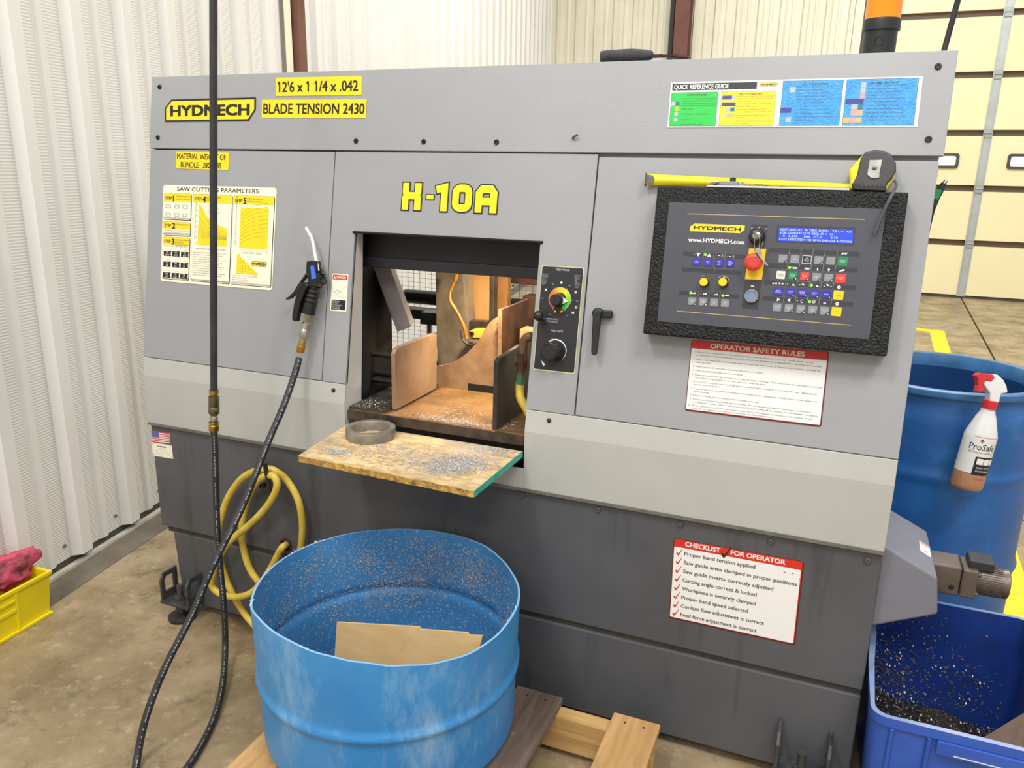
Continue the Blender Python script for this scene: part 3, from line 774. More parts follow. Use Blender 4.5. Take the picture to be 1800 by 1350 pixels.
# saw cutting parameters chart
c7 = crop(270, 310, 6.43)
sh = Sheet(PANEL, *corner(c7, (112, 95), (1392, 130), (78, 1182)), NP_)
sh.plate(CREAM, 0.008, 0.0005)
sh.text(0.49, 0.058, 0.043, 'SAW CUTTING PARAMETERS', INK, w=0.72, align='C', bold=0.02, res=3)
def cbox(a0, b0, a1, b1, hd, num, lines):
    sh.rrect(a0+0.006, b0+0.006, a1+0.006, b1+0.007, 0.004, INK, 1)
    sh.rrect(a0-0.002, b0-0.002, a1+0.002, b1+0.002, 0.004, INK, 2)
    sh.rrect(a0, b0, a1, b1, 0.004, LYEL, 3)
    sh.rect(a0, b0+hd, a1, b1-0.01, CREAM, 4); sh.rrect(a0, b1-0.02, a1, b1, 0.004, CREAM, 4)
    sh.text(a0+0.012, b0+hd*0.72, 0.032, 'STEP', INK, lay=5, bold=0.03, wmax=0.07)
    sh.text(a0+0.085, b0+hd*0.92, 0.062, num, INK, lay=5, bold=0.05)
    for i, l in enumerate(lines): sh.text(a0+0.115, b0+hd*(0.42+0.30*i), 0.014, l, DIMINK, lay=5, wmax=a1-a0-0.12)
cbox(0.012, 0.085, 0.262, 0.352, 0.088, '1', ['DETERMINE EFFECTIVE', 'MATERIAL WIDTH, W'])
cbox(0.012, 0.378, 0.262, 0.515, 0.075, '2', ['SET FEED FORCE LIMIT'])
cbox(0.012, 0.535, 0.262, 0.968, 0.082, '3', ['DETERMINE OPTIMUM', 'BLADE PITCH', 'FOR TEETH PER INCH'])
cbox(0.282, 0.085, 0.628, 0.968, 0.088, '4', ['DETERMINE OPTIMUM', 'BLADE SPEED, V'])
cbox(0.642, 0.085, 0.985, 0.968, 0.088, '5', ['DETERMINE FEED RATE', 'SETTING, FR (IN./MIN.)'])
for a, b in ((0.03, 0.2), (0.11, 0.2), (0.185, 0.2), (0.03, 0.285), (0.11, 0.285), (0.185, 0.285)):
    sh.rect(a, b, a+0.05, b+0.04, LGREY, 5); sh.rect(a+0.012, b+0.01, a+0.038, b+0.03, CREAM, 6); sh.text(a+0.01, b+0.058, 0.010, 'w', DIMINK, lay=5)
sh.text(0.137, 0.475, 0.014, 'SET FEED FORCE TO MATERIAL WIDTH W', DIMINK, w=0.23, align='C', lay=5); sh.text(0.137, 0.498, 0.014, 'AS SHOWN IN THE FEED FORCE CHART', DIMINK, w=0.23, align='C', lay=5)
sh.text(0.137, 0.635, 0.014, 'BLADE PITCH (TEETH PER INCH)', DIMINK, w=0.22, align='C', lay=5)
for j in range(3):
    sh.text(0.137, 0.665+0.112*j, 0.010, '1 1/2 in.      3 in.      5 in.', MGREY, w=0.23, align='C', lay=5)
    for i in range(3):
        a, b = 0.024+0.081*i, 0.678+0.112*j
        sh.poly([(a, b+0.004), (a+0.072, b), (a+0.067, b+0.03), (a+0.072, b+0.056), (a, b+0.056)], INK, 5)
        sh.text(a+0.034, b+0.026, 0.018, 'TPI', WHITE, align='C', lay=6); sh.text(a+0.034, b+0.050, 0.018, ('10/14', '8/12', '6/10', '5/8', '4/6', '3/4', '2/3', '1.4/2', '1/1.3')[3*j+i], WHITE, align='C', lay=6, wmax=0.05)
# step 4 graph
cur = lambda k, x: 0.565 - 0.35*k*math.exp(-2.4*x) - 0.03*k
sh.poly([(0.335, 0.60), (0.335, 0.195), (0.36, 0.20), (0.40, 0.29), (0.46, 0.37), (0.53, 0.395), (0.595, 0.42), (0.595, 0.60)], LYEL, 5)
for k in (0.95, 0.66, 0.48, 0.38, 0.3, 0.24, 0.17, 0.1):
    sh.line([(0.335+0.26*i/10, 0.60-0.06-0.31*k*math.exp(-2.6*i/10)-0.02*k*3) for i in range(11)], 0.0006, DIMINK, 6)
for i in range(8): sh.text(0.326, 0.20+0.055*i, 0.014, str(90-10*i), DIMINK, align='R', lay=5)
sh.text(0.312, 0.55, 0.014, 'OPTIMUM BLADE SPEED, V (M/min.)', INK, w=0.27, lay=5, rot=R_(90))
sh.text(0.455, 0.645, 0.017, 'EFFECTIVE MATERIAL WIDTH, W(IN.)', INK, w=0.27, align='C', lay=5)
for i in range(8): sh.text(0.345+0.033*i, 0.618, 0.012, str(1+2*i), DIMINK, lay=5, align='C')
for i, l in enumerate(('MATERIAL', 'LOW CARBON STEEL', 'ALLOY STEEL', 'STAINLESS, TOOL STEEL')): sh.text(0.41, 0.205+0.022*i, 0.012, l, MGREY, lay=5, wmax=0.2)
TXT4 = ('The optimum blade speed is the speed at which', 'the blade cuts the fastest for a long life.', 'Harder material needs a slower blade speed,', 'softer material may be cut at a higher speed.', 'Use the curve nearest to the material being cut.', 'Effective material width is the average width', 'the blade travels through during the cut.', 'Check the chip colour and shape while cutting', 'and reduce the blade speed if chips turn blue.', 'Always use coolant with tough materials.', 'See the manual for cutting of bundles.')
for i, l in enumerate(TXT4): sh.text(0.295, 0.68+0.023*i, 0.013, l, DIMINK, w=0.30-0.03*(i % 3), lay=5)
# step 5 graphs
sh.rect(0.705, 0.20, 0.945, 0.605, LYEL, 5)
for k in range(9): sh.line([(0.71+0.23*i/8, 0.56-0.035*k-0.10*(1-math.exp(-2.2*i/8))*(1+0.06*k)) for i in range(9)], 0.0005, DIMINK, 6)
sh.text(0.675, 0.57, 0.014, 'FEED RATE SETTING IN INCHES PER MINUTE', INK, w=0.33, lay=5, rot=R_(90))
sh.text(0.82, 0.655, 0.016, 'BLADE SPEED, V (M/min)', INK, w=0.16, align='C', lay=5)
for i in range(7): sh.text(0.73+0.035*i, 0.632, 0.012, str(20+10*i), DIMINK, lay=5, align='C')
for i in range(8): sh.rect(0.69+0.023*i, 0.665+0.0245*i, 0.69+0.023*(i+1)+0.001, 0.862, LYEL, 5)
for i in range(8):
    for j in range(i+1): sh.rect(0.697+0.023*j, 0.684+0.0245*i, 0.702+0.023*j, 0.69+0.0245*i, DIMINK, 6)
badge(sh, 0.815, 0.725, 0.945, 0.775, 5, 0.02)
for i, l in enumerate(('Use only within the limits of this chart and the', 'material being cut. Example:', 'Material width 4 in., pitch 4/6', 'Blade speed 60, feed rate 2.5')): sh.text(0.655, 0.885+0.02*i, 0.012, l, DIMINK, lay=5, wmax=0.24)
sh.build('cutting_chart', saw, 'cream and yellow cutting parameter chart')

# quick reference guide
cQ = crop(1140, 60, 2.727)
sh = Sheet(PANEL, *corner(cQ, (108, 231), (1316, 202), (90, 448)), NC)
sh.plate(WHITE, 0.001, 0.0004)
sh.rect(0.008, 0.035, 0.368, 0.185, INK); sh.text(0.016, 0.155, 0.095, 'QUICK REFERENCE GUIDE', WHITE, w=0.235, bold=0.025, res=3)
badge(sh, 0.378, 0.05, 0.452, 0.135, 1, 0.02)
def qp(a0, b0, a1, b1, m, head, lines, icons, x=0.26):
    sh.rect(a0-0.0015, b0-0.008, a1+0.0015, b1+0.008, DIMINK, 1); sh.rect(a0, b0, a1, b1, m, 2)
    w, h = a1-a0, b1-b0
    sh.text((a0+a1)/2+0.01, b0+0.10*h, 0.038, head, INK, w=0.42*w, align='C', lay=3, bold=0.02)
    for i, l in lines: sh.text(a0+x*w, b0+i*h, 0.032, l, DIMINK, lay=3, wmax=(0.97-x)*w)
    for (ia, ib, iw, im) in icons: sh.rect(a0+ia*w, b0+ib*h, a0+(ia+iw)*w, b0+(ib+0.115)*h, im, 3)
GL = [(0.2, 'Turn the machine disconnect switch on and release'), (0.27, 'the emergency stop. Wait for the display to'), (0.34, 'show the control screen, press and hold'), (0.41, 'Hydraulic Enable, then press Machine Start'), (0.51, 'Press "Reset"'), (0.66, 'Press "Head" to jog the blade head'), (0.83, 'Press "Vise In"'), (0.97, 'Blade drive is ready to start')]
qp(0.008, 0.235, 0.208, 0.965, GRN, 'STARTING THE MACHINE', GL, [(0.01, 0.27, 0.09, LGREY), (0.10, 0.27, 0.09, TEALP), (0.09, 0.58, 0.08, LGREY), (0.09, 0.75, 0.08, LGREY)])
sh.circle(0.008+0.2*0.14, 0.235+0.73*0.48, 0.0045, LYEL, 3)
qp(0.224, 0.235, 0.448, 0.965, YEL, 'MAKE A CUT IN MANUAL MODE', [(0.16, 'Position stock using "Vise Out" or "Shuttle"'), (0.23, 'buttons, move material to the required length'), (0.30, 'Close front vise'), (0.38, 'Clamp stock with "Vise In" and then start'), (0.45, 'blade with "Blade Start"'), (0.54, 'Set the feed rate and force controls'), (0.61, 'Hydraulic Enable, then press Machine Start'), (0.71, 'Lower the head with "Head Down" to cut'), (0.78, 'the material'), (0.88, 'Head raises and stops at the top when the'), (0.95, 'cut is complete')], [(0.02, 0.11, 0.18, NAVY), (0.20, 0.11, 0.07, LGREY), (0.02, 0.31, 0.26, NAVY), (0.11, 0.46, 0.08, LGREY), (0.19, 0.46, 0.08, TEALP), (0.10, 0.63, 0.08, LGREY), (0.18, 0.63, 0.09, GOLD)], 0.30)
BL1 = [(0.07, 'MAKE A CUT IN AUTO MODE'), (0.15, 'Select "AUTO" and press Enter, the job'), (0.22, 'screen is shown on the display'), (0.29, 'Enter the length, quantity and kerf of'), (0.36, 'each job with the numeric keys'), (0.43, 'Press Enter after every value, then move'), (0.50, 'to the next line of the job table'), (0.58, 'Position stock, clamp it in the vise'), (0.66, 'Check the guide arm and the feed rate'), (0.74, 'Press Machine Start and then Cycle Start'), (0.82, 'The saw stops when all jobs are complete'), (0.90, 'or when out of stock')]
qp(0.474, 0.035, 0.708, 0.965, BLU, 'AUTOMATIC', BL1[1:], [(0.12, 0.14, 0.10, LGREY), (0.0, 0.60, 0.18, NAVY), (0.10, 0.81, 0.09, LGREY)], 0.25)
qp(0.722, 0.035, 0.985, 0.965, BLU, 'JOB EDIT', BL1[1:], [(0.21, 0.06, 0.07, LGREY), (0.21, 0.19, 0.07, LGREY), (0.21, 0.30, 0.07, LPINK), (0.01, 0.42, 0.26, NAVY), (0.10, 0.54, 0.09, LGREY), (0.20, 0.54, 0.06, TEALP), (0.10, 0.67, 0.09, LPINK), (0.19, 0.67, 0.08, GOLD), (0.0, 0.83, 0.09, GOLD), (0.10, 0.83, 0.08, LPINK), (0.18, 0.83, 0.09, GOLD)], 0.32)
sh.build('guide_sign', saw, 'green, yellow and blue quick guide sign')

# operator safety rules
c5 = crop(1180, 590, 6.0)
sh = Sheet(PANEL, *corner(c5, (214, 44), (1668, 172), (144, 790)), NP_)
sh.plate(DRED, 0.004, 0.0004)
sh.rrect(0.006, 0.004, 0.992, 0.982, 0.004, RED, 1); sh.rect(0.006, 0.115, 0.990, 0.975, WHITE, 2)
sh.text(0.49, 0.092, 0.068, 'OPERATOR SAFETY RULES', CREAM, w=0.685, align='C', bold=0.025, lay=3, res=3)
RULES = [('1.', 'This bandsaw should only be operated according to the specifications of the saw.  Avoid unsafe use and', 0.86), ('', 'practices by reading and understanding the operation and maintenance manual before operating this machine.', 0.925),
 ('2.', 'Keep a safe distance from all moving parts whenever the blade motor or hydraulics are running, especially the', 0.92), ('', 'blade and vises.', 0.12), ('3.', 'Never operate the saw unless all guards and covers are in place.', 0.515), ('4.', 'Keep moveable blade guide arm close to work.', 0.365),
 ('5.', 'Never attempt to dislodge or move stock while the blade is running.  Take time to stop the saw blade, remove any', 0.945), ('', 'obstructions using a plastic or wooden stick, and restart the blade.', 0.545), ('6.', 'Do not wear long hair, loose clothing, gloves or jewelry while setting up or operating this saw.  Safety glasses', 0.91), ('', 'must be worn at all times.', 0.20),
 ('7.', 'Keep the saw clean as a safety precaution and maintain proper adjustment of blade tension, blade guides and', 0.915), ('', 'thrust bearings.', 0.125), ('8.', 'Never hold work onto the machine while the blade is running.', 0.50), ('9.', 'Work piece should be held firmly against the table.  Provide mechanized support where long or heavy stock', 0.885), ('', 'overhangs the machine.  Where there is potential for stock rolling off the machine, provide adequate side guards.', 0.935),
 ('10.', 'Always disconnect and lock out the power supply when performing any maintenance on the machine.  Power', 0.90), ('', 'brush ups and repairs should only be attempted by a qualified tradesperson.', 0.615)]
ts = [0.170, 0.212, 0.272, 0.312, 0.372, 0.428, 0.488, 0.528, 0.584, 0.624, 0.684, 0.724, 0.776, 0.832, 0.872, 0.922, 0.958]
for (n_, l, w), t in zip(RULES, ts):
    sh.text(0.040, t, 0.023, n_, RED, align='R', lay=3, bold=0.02)
    sh.text(0.050, t, 0.021, l, DIMINK, w=w*0.985, lay=3, bold=0.012, res=1)
sh.build('safety_sign', saw, 'white safety rules sign with red header')

# checklist
c6 = crop(1160, 930, 6.136)
sh = Sheet(FRONT, *corner(c6, (152, 96), (1556, 354), (98, 955)), -0.0050)
sh.plate(DRED, 0.004, 0.0004)
sh.rrect(0.005, 0.004, 0.990, 0.985, 0.004, RED, 1); sh.rrect(0.007, 0.10, 0.984, 0.980, 0.003, WHITE, 2)
sh.text(0.095, 0.072, 0.056, 'CHECKLIST', WHITE, w=0.275, bold=0.04, lay=3, res=3); sh.text(0.455, 0.072, 0.056, 'FOR OPERATOR', WHITE, w=0.41, bold=0.04, lay=3, res=3)
def check(a, b, k, m):
    sh.poly([(a, b), (a+0.010*k, b-0.012*k), (a+0.018*k, b+0.006*k), (a+0.048*k, b-0.065*k), (a+0.052*k, b-0.062*k), (a+0.022*k, b+0.026*k), (a+0.012*k, b+0.026*k)], m, 4)
check(0.378, 0.085, 1.45, INK)
CL = [('Proper band tension applied', 0.555), ('Saw guide arms clamped in proper positions', 0.875), ('Saw guide inserts correctly adjusted', 0.705), ('Cutting angle correct & locked', 0.585), ('Workpiece is securely clamped', 0.585), ('Proper band speed selected', 0.53), ('Coolant flow adjustment is correct', 0.66), ('Feed force adjustment is correct', 0.61)]
for i, (l, w) in enumerate(CL):
    t = 0.185+0.1085*i
    check(0.025, t-0.012, 1.0, RED); sh.text(0.092, t, 0.047, l, DIMINK, w=w, lay=4, bold=0.02, res=2)
for q in ((0.86, 0.155, 0.018), (0.92, 0.150, 0.014), (0.975, 0.20, 0.012)): sh.rect(q[0], q[1], q[0]+q[2], q[1]+0.012, MGREY, 4)
sh.build('checklist_sign', saw, 'white operator checklist sign with red header')

# danger label, flag label, maker plate
c9 = crop(480, 380, 5.19)
sh = Sheet(PANEL, *corner(c9, (540, 522), (688, 530), (520, 862)), NP_)
sh.plate(CREAM, 0.002, 0.0004)
sh.rect(0.05, 0.03, 0.95, 0.155, RED, 1); sh.text(0.58, 0.125, 0.065, 'DANGER', CREAM, w=0.58, align='C', bold=0.03)
sh.poly([(0.10, 0.135), (0.17, 0.055), (0.24, 0.135)], CREAM, 2); sh.rect(0.06, 0.70, 0.93, 0.965, INK, 1)
for i, l in enumerate(('Moving bandsaw', 'blade will cut.', 'Do not operate with', 'guards removed.', 'Keep hands away.')): sh.text(0.10, 0.745+0.05*i, 0.028, l, WHITE, wmax=0.8)
for pts in ([(0.15, 0.42), (0.40, 0.60), (0.85, 0.62)], [(0.25, 0.38), (0.5, 0.52), (0.75, 0.36)], [(0.3, 0.58), (0.55, 0.45), (0.8, 0.58)], [(0.2, 0.5), (0.45, 0.42), (0.6, 0.6)]): sh.line(pts, 0.0009, LGREY, 2)
sh.build('danger_label', saw, 'small danger label with red header')
cF = crop(0, 700, 3.97)
sh = Sheet(FRONT, *corner(cF, (1057, 229), (1183, 243), (1062, 306)), -0.0055)
sh.plate(WHITE, 0.0005, 0.0003)
for i in range(7): sh.rect(0, 2*i/13, 1, (2*i+1)/13, flat('flag_red', (186, 40, 44)), 1)
sh.rect(0, 0, 0.40, 7/13, flat('flag_blue', (70, 76, 140)), 2)
for j in range(5):
    for i in range(6): sh.circle(0.04+0.064*i, 0.055+0.105*j, 0.0007, WHITE, 3, 5)
sh.build('flag_label', saw, 'small stars and stripes flag label')
sh = Sheet(FRONT, *corner(cF, (1057, 307), (1198, 330), (1068, 400)), -0.0054)
sh.plate(CREAM, 0.001, 0.0004)
sh.text(0.5, 0.26, 0.10, 'HYD-MECH GROUP', INK, w=0.42, align='C', bold=0.03); sh.text(0.5, 0.42, 0.07, 'SERIAL NO.', DIMINK, w=0.26, align='C')
for i in range(3): sh.line([(0.12, 0.55+0.12*i), (0.88, 0.55+0.12*i)], 0.0004, MGREY, 1)
for a in (0.06, 0.94):
    for b in (0.1, 0.9): sh.circle(a, b, 0.0018, MGREY, 1, 8)
sh.build('serial_plate', saw, 'small cream serial plate')

# model lettering H-10A: yellow with black edge
def stroke(mb, pts, w, mi, T, z, closed=False):
    pts = [Vector(p) for p in pts]; n = len(pts); L_, R2 = [], []
    for i in range(n):
        a = pts[i-1] if (i > 0 or closed) else None; b = pts[(i+1) % n] if (i < n-1 or closed) else None
        d0 = (pts[i]-a).normalized() if a is not None else None; d1 = (b-pts[i]).normalized() if b is not None else None
        if d0 is None: d0 = d1
        if d1 is None: d1 = d0
        t = (d0+d1).normalized(); nn = Vector((-t.y, t.x)); k = 1/max(0.45, nn.dot(Vector((-d0.y, d0.x))))
        L_.append(pts[i]+nn*w/2*k); R2.append(pts[i]-nn*w/2*k)
    m = n if closed else n-1
    for i in range(m):
        j = (i+1) % n
        mb.add([(*R2[i], z), (*R2[j], z), (*L_[j], z), (*L_[i], z)], [(0, 1, 2, 3)], mi, T)
h0 = PANEL.hit(*crop(560, 300, 2.935)(425, 200), NP_); h1 = PANEL.hit(*crop(560, 300, 2.935)(922, 220), NP_); h2 = PANEL.hit(*crop(560, 300, 2.935)(430, 62), NP_)
LW, LH = (h1-h0).length, (h2-h0).length
TH = PANEL.mat(h0.x, h0.y, NP_)
kx, ky = LW/500, LH/140
def rrp(cx, cy, w, h, r): return [(x, y) for x, y in rr(w, h, r, 3, cx, cy)]
GL_ = {
 'H': [[(21, 20), (21, 62), (29, 76), (21, 92), (21, 120)], [(87, 20), (87, 62), (79, 76), (87, 92), (87, 120)], [(26, 74), (82, 74)]],
 '-': [[(133, 70), (170, 70)]],
 '1': [[(226, 20), (226, 121), (188, 110)]],
 'A': [[(403, 20), (403, 98), (418, 119), (462, 119), (477, 98), (477, 20)], [(403, 57), (477, 57)]]}
mb = MB()
zst = 0
for w, mi, z in ((46, 1, 0.0), (34, 0, 0.0006)):
    ww = w
    for g_, sts in GL_.items():
        for st_ in sts:
            e = (w-34)/2
            pts = [Vector((x*kx, y*ky)) for x, y in st_]
            for a, b in ((0, 1), (-1, -2)):
                d = (pts[a]-pts[b]).normalized(); pts[a] = pts[a] + d*((18 if (g_ not in '-' and st_[a][1] in (20, 120)) else (5 if g_ == '1' else 0))+e)*kx
            zst += 1; stroke(mb, pts, (ww if g_ != '-' else ww*0.62)*kx, mi, TH, z+0.00003*(zst % 12))
    stroke(mb, [(x*kx, y*ky) for x, y in rrp(318, 70, 66, 100, 22)], ww*kx, mi, TH, z, closed=True)
obj('model_lettering', mb, [YEL, INK], saw, label='yellow model letters edged in black')
# ================================================================== CONTROL CONSOLE
NB = 0.052
hA, hB, hC, hD = [PANEL.hit(*q, NB) for q in ((1155, 328), (1597, 337), (1560, 627), (1130, 587))]
cu0, cu1 = (hA.x+hD.x)/2, (hB.x+hC.x)/2; cv1, cv0 = (hA.y+hB.y)/2, (hC.y+hD.y)/2
CT = PANEL.mat(0, 0, 0)
con = obj('control_console', MB().box((cu0, cv0, 0.002), (cu1, cv1, NB), 0, CT), WRINKLE, saw, bevel=0.004, seg=3, label='black wrinkle-painted control console')
c3 = crop(1100, 300, 3.214); k1 = crop(1150, 340, 5.19); k2 = crop(1340, 380, 6.75)
sh = Sheet(PANEL, *corner(c3, (246, 178), (1470, 216), (178, 850)), NB+0.0012)
sh.plate(OVERLAY, 0.001, 0.0012)
F_ = sh.f
def seg(p, q, w, m, lay=1): sh.line([F_(*p), F_(*q)], w, m, lay)
def bandl(p, q, hgt, m=BAND):
    a, b = F_(*p), F_(*q); sh.rect(a[0], (a[1]+b[1])/2-hgt/2, b[0], (a[1]+b[1])/2+hgt/2, m, 1)
seg(c3(348, 243), c3(1350, 276), 0.0012, GOLD); seg(c3(288, 793), c3(1272, 873), 0.0012, GOLD)
for p, q in (((325, 470), (680, 488)), ((318, 558), (650, 578)), ((302, 690), (640, 712)), ((806, 448), (1322, 472)), ((798, 532), (1310, 566)), ((785, 632), (1298, 662)), ((775, 722), (1284, 755))):
    bandl(c3(*p), c3(*q), 0.036)
a = F_(*c3(708, 303)); b = F_(*c3(806, 303)); cde = F_(*c3(752, 785)); sh.rect(a[0], a[1], b[0]-0.003, cde[1], BAND, 1)
# badge and address
a = F_(*k1(333, 268)); b = F_(*k1(822, 345))
badge(sh, a[0], a[1]+0.005, b[0], b[1]+0.018, 2, 0.02, edge=False)
a = F_(*k1(312, 432)); b = F_(*k1(820, 448)); sh.text(a[0], a[1]+0.006, 0.034, 'www.HYDMECH.com', WHITE, w=b[0]-a[0], bold=0.035, res=3)
# small white marks and legends above the keys
def mark(p, w, h, m=WHITE, lay=2):
    a = F_(*p); sh.rect(a[0]-w/2/sh.W, a[1]-h/2/sh.H, a[0]+w/2/sh.W, a[1]+h/2/sh.H, m, lay)
def tri(p, k, ang, m=WHITE):
    a = F_(*p); sh.poly([(a[0]+k*math.cos(R_(ang+120*i))/sh.W, a[1]-k*math.sin(R_(ang+120*i))/sh.H) for i in range(3)], m, 2)
tri(c3(410, 472), 0.0048, 270); tri(c3(471, 480), 0.0048, 90)
for x, y in ((388, 472), (512, 478), (575, 485), (425, 697), (487, 700)): mark(c3(x, y), 0.0022, 0.0022, MGREY)
for x, y in ((528, 480), (590, 485)): mark(c3(x, y), 0.004, 0.0012); mark(c3(x+18, y), 0.0035, 0.006, MGREY)
for x, y in ((387, 693), (449, 697), (511, 701), (573, 706)): mark(c3(x-2, y), 0.008, 0.0020); mark(c3(x+4, y-3), 0.004, 0.0016)
for x, y in ((497, 478), (560, 482), (440, 475), (500, 565), (410, 695), (470, 699), (532, 703)):
    a = F_(*c3(x, y)); sh.line([(a[0]+0.0005, a[1]-0.02), (a[0]-0.0005, a[1]+0.02)], 0.0004, LGREY, 2)
for j, (y0_, y1_) in enumerate(((405, 450), (580, 640), (780, 850), (975, 1040))):
    for i in range(5):
        x = (325, 462, 603, 745, 890)[i] - 23*j; yy = y0_ + i*8
        a = F_(*k2(x, yy)); sh.line([(a[0]+0.0004, a[1]-0.02), (a[0]-0.0004, a[1]+0.03)], 0.0004, LGREY, 2)
for x, y in ((385, 615), (530, 622), (655, 630), (790, 637)): mark(k2(x, y), 0.0085 if x < 600 else 0.0022, 0.0030 if x < 600 else 0.0055)
tri(k2(790, 628), 0.003, 90); tri(k2(188, 990), 0.0042, 0); tri(k2(318, 997), 0.0042, 180)
for x, y in ((165, 797), (205, 797), (240, 800), (130, 797)): mark(k2(x, y), 0.0034, 0.003)
for x, y in ((375, 820), (655, 835), (780, 822), (490, 815)): mark(k2(x, y), 0.005, 0.0018); mark(k2(x-10, y-10), 0.0028, 0.0022)
for x, y in ((735, 832), (815, 835), (300, 802), (445, 815)): mark(k2(x, y), 0.0024, 0.0024, LGREY)
for x, y in ((960, 440), (995, 440), (935, 645), (963, 638)): mark(k2(x, y), 0.004, 0.0022); mark(k2(x-12, y+10), 0.003, 0.0014)
for x, y in ((910, 843), (888, 1040)):
    a = F_(*k2(x, y)); sh.circle(a[0], a[1], 0.0033, WHITE, 2); sh.circle(a[0], a[1], 0.0012, BAND, 3)
a = F_(*k2(475, 1010)); sh.ring(a[0], a[1], 0.0022, 0.0033, 60, 300, WHITE, 2)
a = F_(*k2(612, 1017)); sh.ring(a[0], a[1], 0.0020, 0.0030, 0, 360, WHITE, 2)
mark(k2(740, 1030), 0.005, 0.0020); mark(k2(415, 1003), 0.0024, 0.0024, LGREY)
for x, y in ((713, 325), (753, 322), (792, 328)): mark(c3(x, y), 0.0034, 0.0016, LGREY)
mark(c3(716, 652), 0.0064, 0.0016)
# dial scales around the yellow knobs
for cx, cy, a0, a1 in ((436, 628, 75, 110), (548, 628, 0, 140)):
    a = F_(*c3(cx, cy)); sh.ring(a[0], a[1], 0.0118, 0.0126, a0, a1, LGREY, 2)
mark(c3(463, 613), 0.003, 0.003, YEL); tri(c3(555, 602), 0.003, 90, YEL)
# display surround
q = [F_(*c3(x, y)) for x, y in ((855, 308), (1298, 322), (1286, 422), (846, 402))]
sh.poly(q, INK if False else BAND, 2)
ov = sh.build('overlay_sheet', con, 'dark grey printed console overlay')
NF = NB+0.0012
# LCD
sh = Sheet(PANEL, *corner(k2, (198, 132), (1082, 162), (190, 292)), NF+0.0006)
sh.plate(mat('lcd_blue', (44, 66, 222), 0.2, emit=0.55), 0.0005, 0.0004)
LCDW = mat('lcd_text', (168, 190, 255), 0.3, emit=0.6)
for i, (a, l, w) in enumerate(((0.02, 'AUTOMATIC:  IN CBC. BOM=   7.8 L =   4.0', 0.95), (0.02, 'JOB LENGTH QTY REQ. IT =  11 :', 0.74), (0.06, '0   0.575     500   ITL=       3:10', 0.74), (0.01, 'CUTS EXECUTED= 148  BIMO ENB=CLE AUTO.ON', 0.97))):
    sh.text(a, 0.22+0.235*i, 0.155, l, LCDW, w=w, lay=1, bold=0.012)
sh.build('display', con, 'blue backlit text display')
# keys
BM = {'b': flat('key_blue', (52, 48, 168), 0.35), 's': mat('key_silver', (138, 141, 146), 0.35, 0.3), 'g': flat('key_green', (20, 132, 84), 0.35), 'r': flat('key_red', (214, 66, 54), 0.35),
      'k': flat('key_black', (34, 34, 36), 0.4), 'w': flat('key_white', (212, 210, 204), 0.4), 'y': flat('key_yellow', (240, 196, 20), 0.35)}
def key(p, kind, lines, corner_mark=False, w=0.0168, h=0.0160):
    u = PANEL.hit(*p, NF)
    T = PANEL.mat(u.x, u.y, NF)
    mb = MB(); mb.prism(rr(w, h, 0.0018, 3), 0, 0.0012, 0, T, top=rr(w-0.0008, h-0.0008, 0.0018, 3))
    mats = [BM[kind], INK if kind in 'wy' else WHITE, INK]
    if kind == 'b': mb.prism(circ(0, 0, 0.0068, 18), 0.0012, 0.0016, 0, T)
    if kind == 'k': 
        for a, b, c_, d in ((-w/2, -h/2, w/2, -h/2+0.0008), (-w/2, h/2-0.0008, w/2, h/2), (-w/2, -h/2, -w/2+0.0008, h/2), (w/2-0.0008, -h/2, w/2, h/2)):
            mb.add([(a, b, 0.0014), (c_, b, 0.0014), (c_, d, 0.0014), (a, d, 0.0014)], [(0, 1, 2, 3)], 1, T)
    if corner_mark:
        mb.add([(w/2-0.0008, -h/2+0.0008, 0.0014), (w/2-0.0008, -h/2+0.0075, 0.0014), (w/2-0.0075, -h/2+0.0008, 0.0014)], [(0, 1, 2)], 2, T)
        mb.add([(w/2-0.0030, -h/2+0.0014, 0.0016), (w/2-0.0014, -h/2+0.0014, 0.0016), (w/2-0.0014, -h/2+0.0036, 0.0016), (w/2-0.0030, -h/2+0.0036, 0.0016)], [(0, 1, 2, 3)], 1, T)
    z = 0.0018
    for i, l in enumerate(lines):
        v, f, tw = text2d(l, 0.02, 1); hh = 0.0021; kx_ = min(hh, 0.0115/tw)
        y = (len(lines)/2-1-i)*0.0031+0.0006
        mb.add([((x-tw/2)*kx_, y+yy*hh, z) for x, yy in v], f, 1, T)
    obj('key', mb, mats, con)
def rowpts(c, p, q, n): return [c(p[0]+(q[0]-p[0])*i/(n-1), p[1]+(q[1]-p[1])*i/(n-1)) for i in range(n)]
for p, l in zip(rowpts(c3, (401, 516), (590, 524), 4), (['HEAD', 'DOWN'], ['HEAD', 'UP'], ['HEAD', 'UP', 'LIMIT'], ['HEAD', 'DOWN', 'LIMIT'])): key(p, 'b', l)
for i, (p, l) in enumerate(zip(rowpts(c3, (375, 738), (561, 749), 4), (['FRONT', 'VISE'], ['REAR', 'VISE'], ['VISE', 'OUT'], ['LASER', 'LINE']))): key(p, 's', l, i < 2)
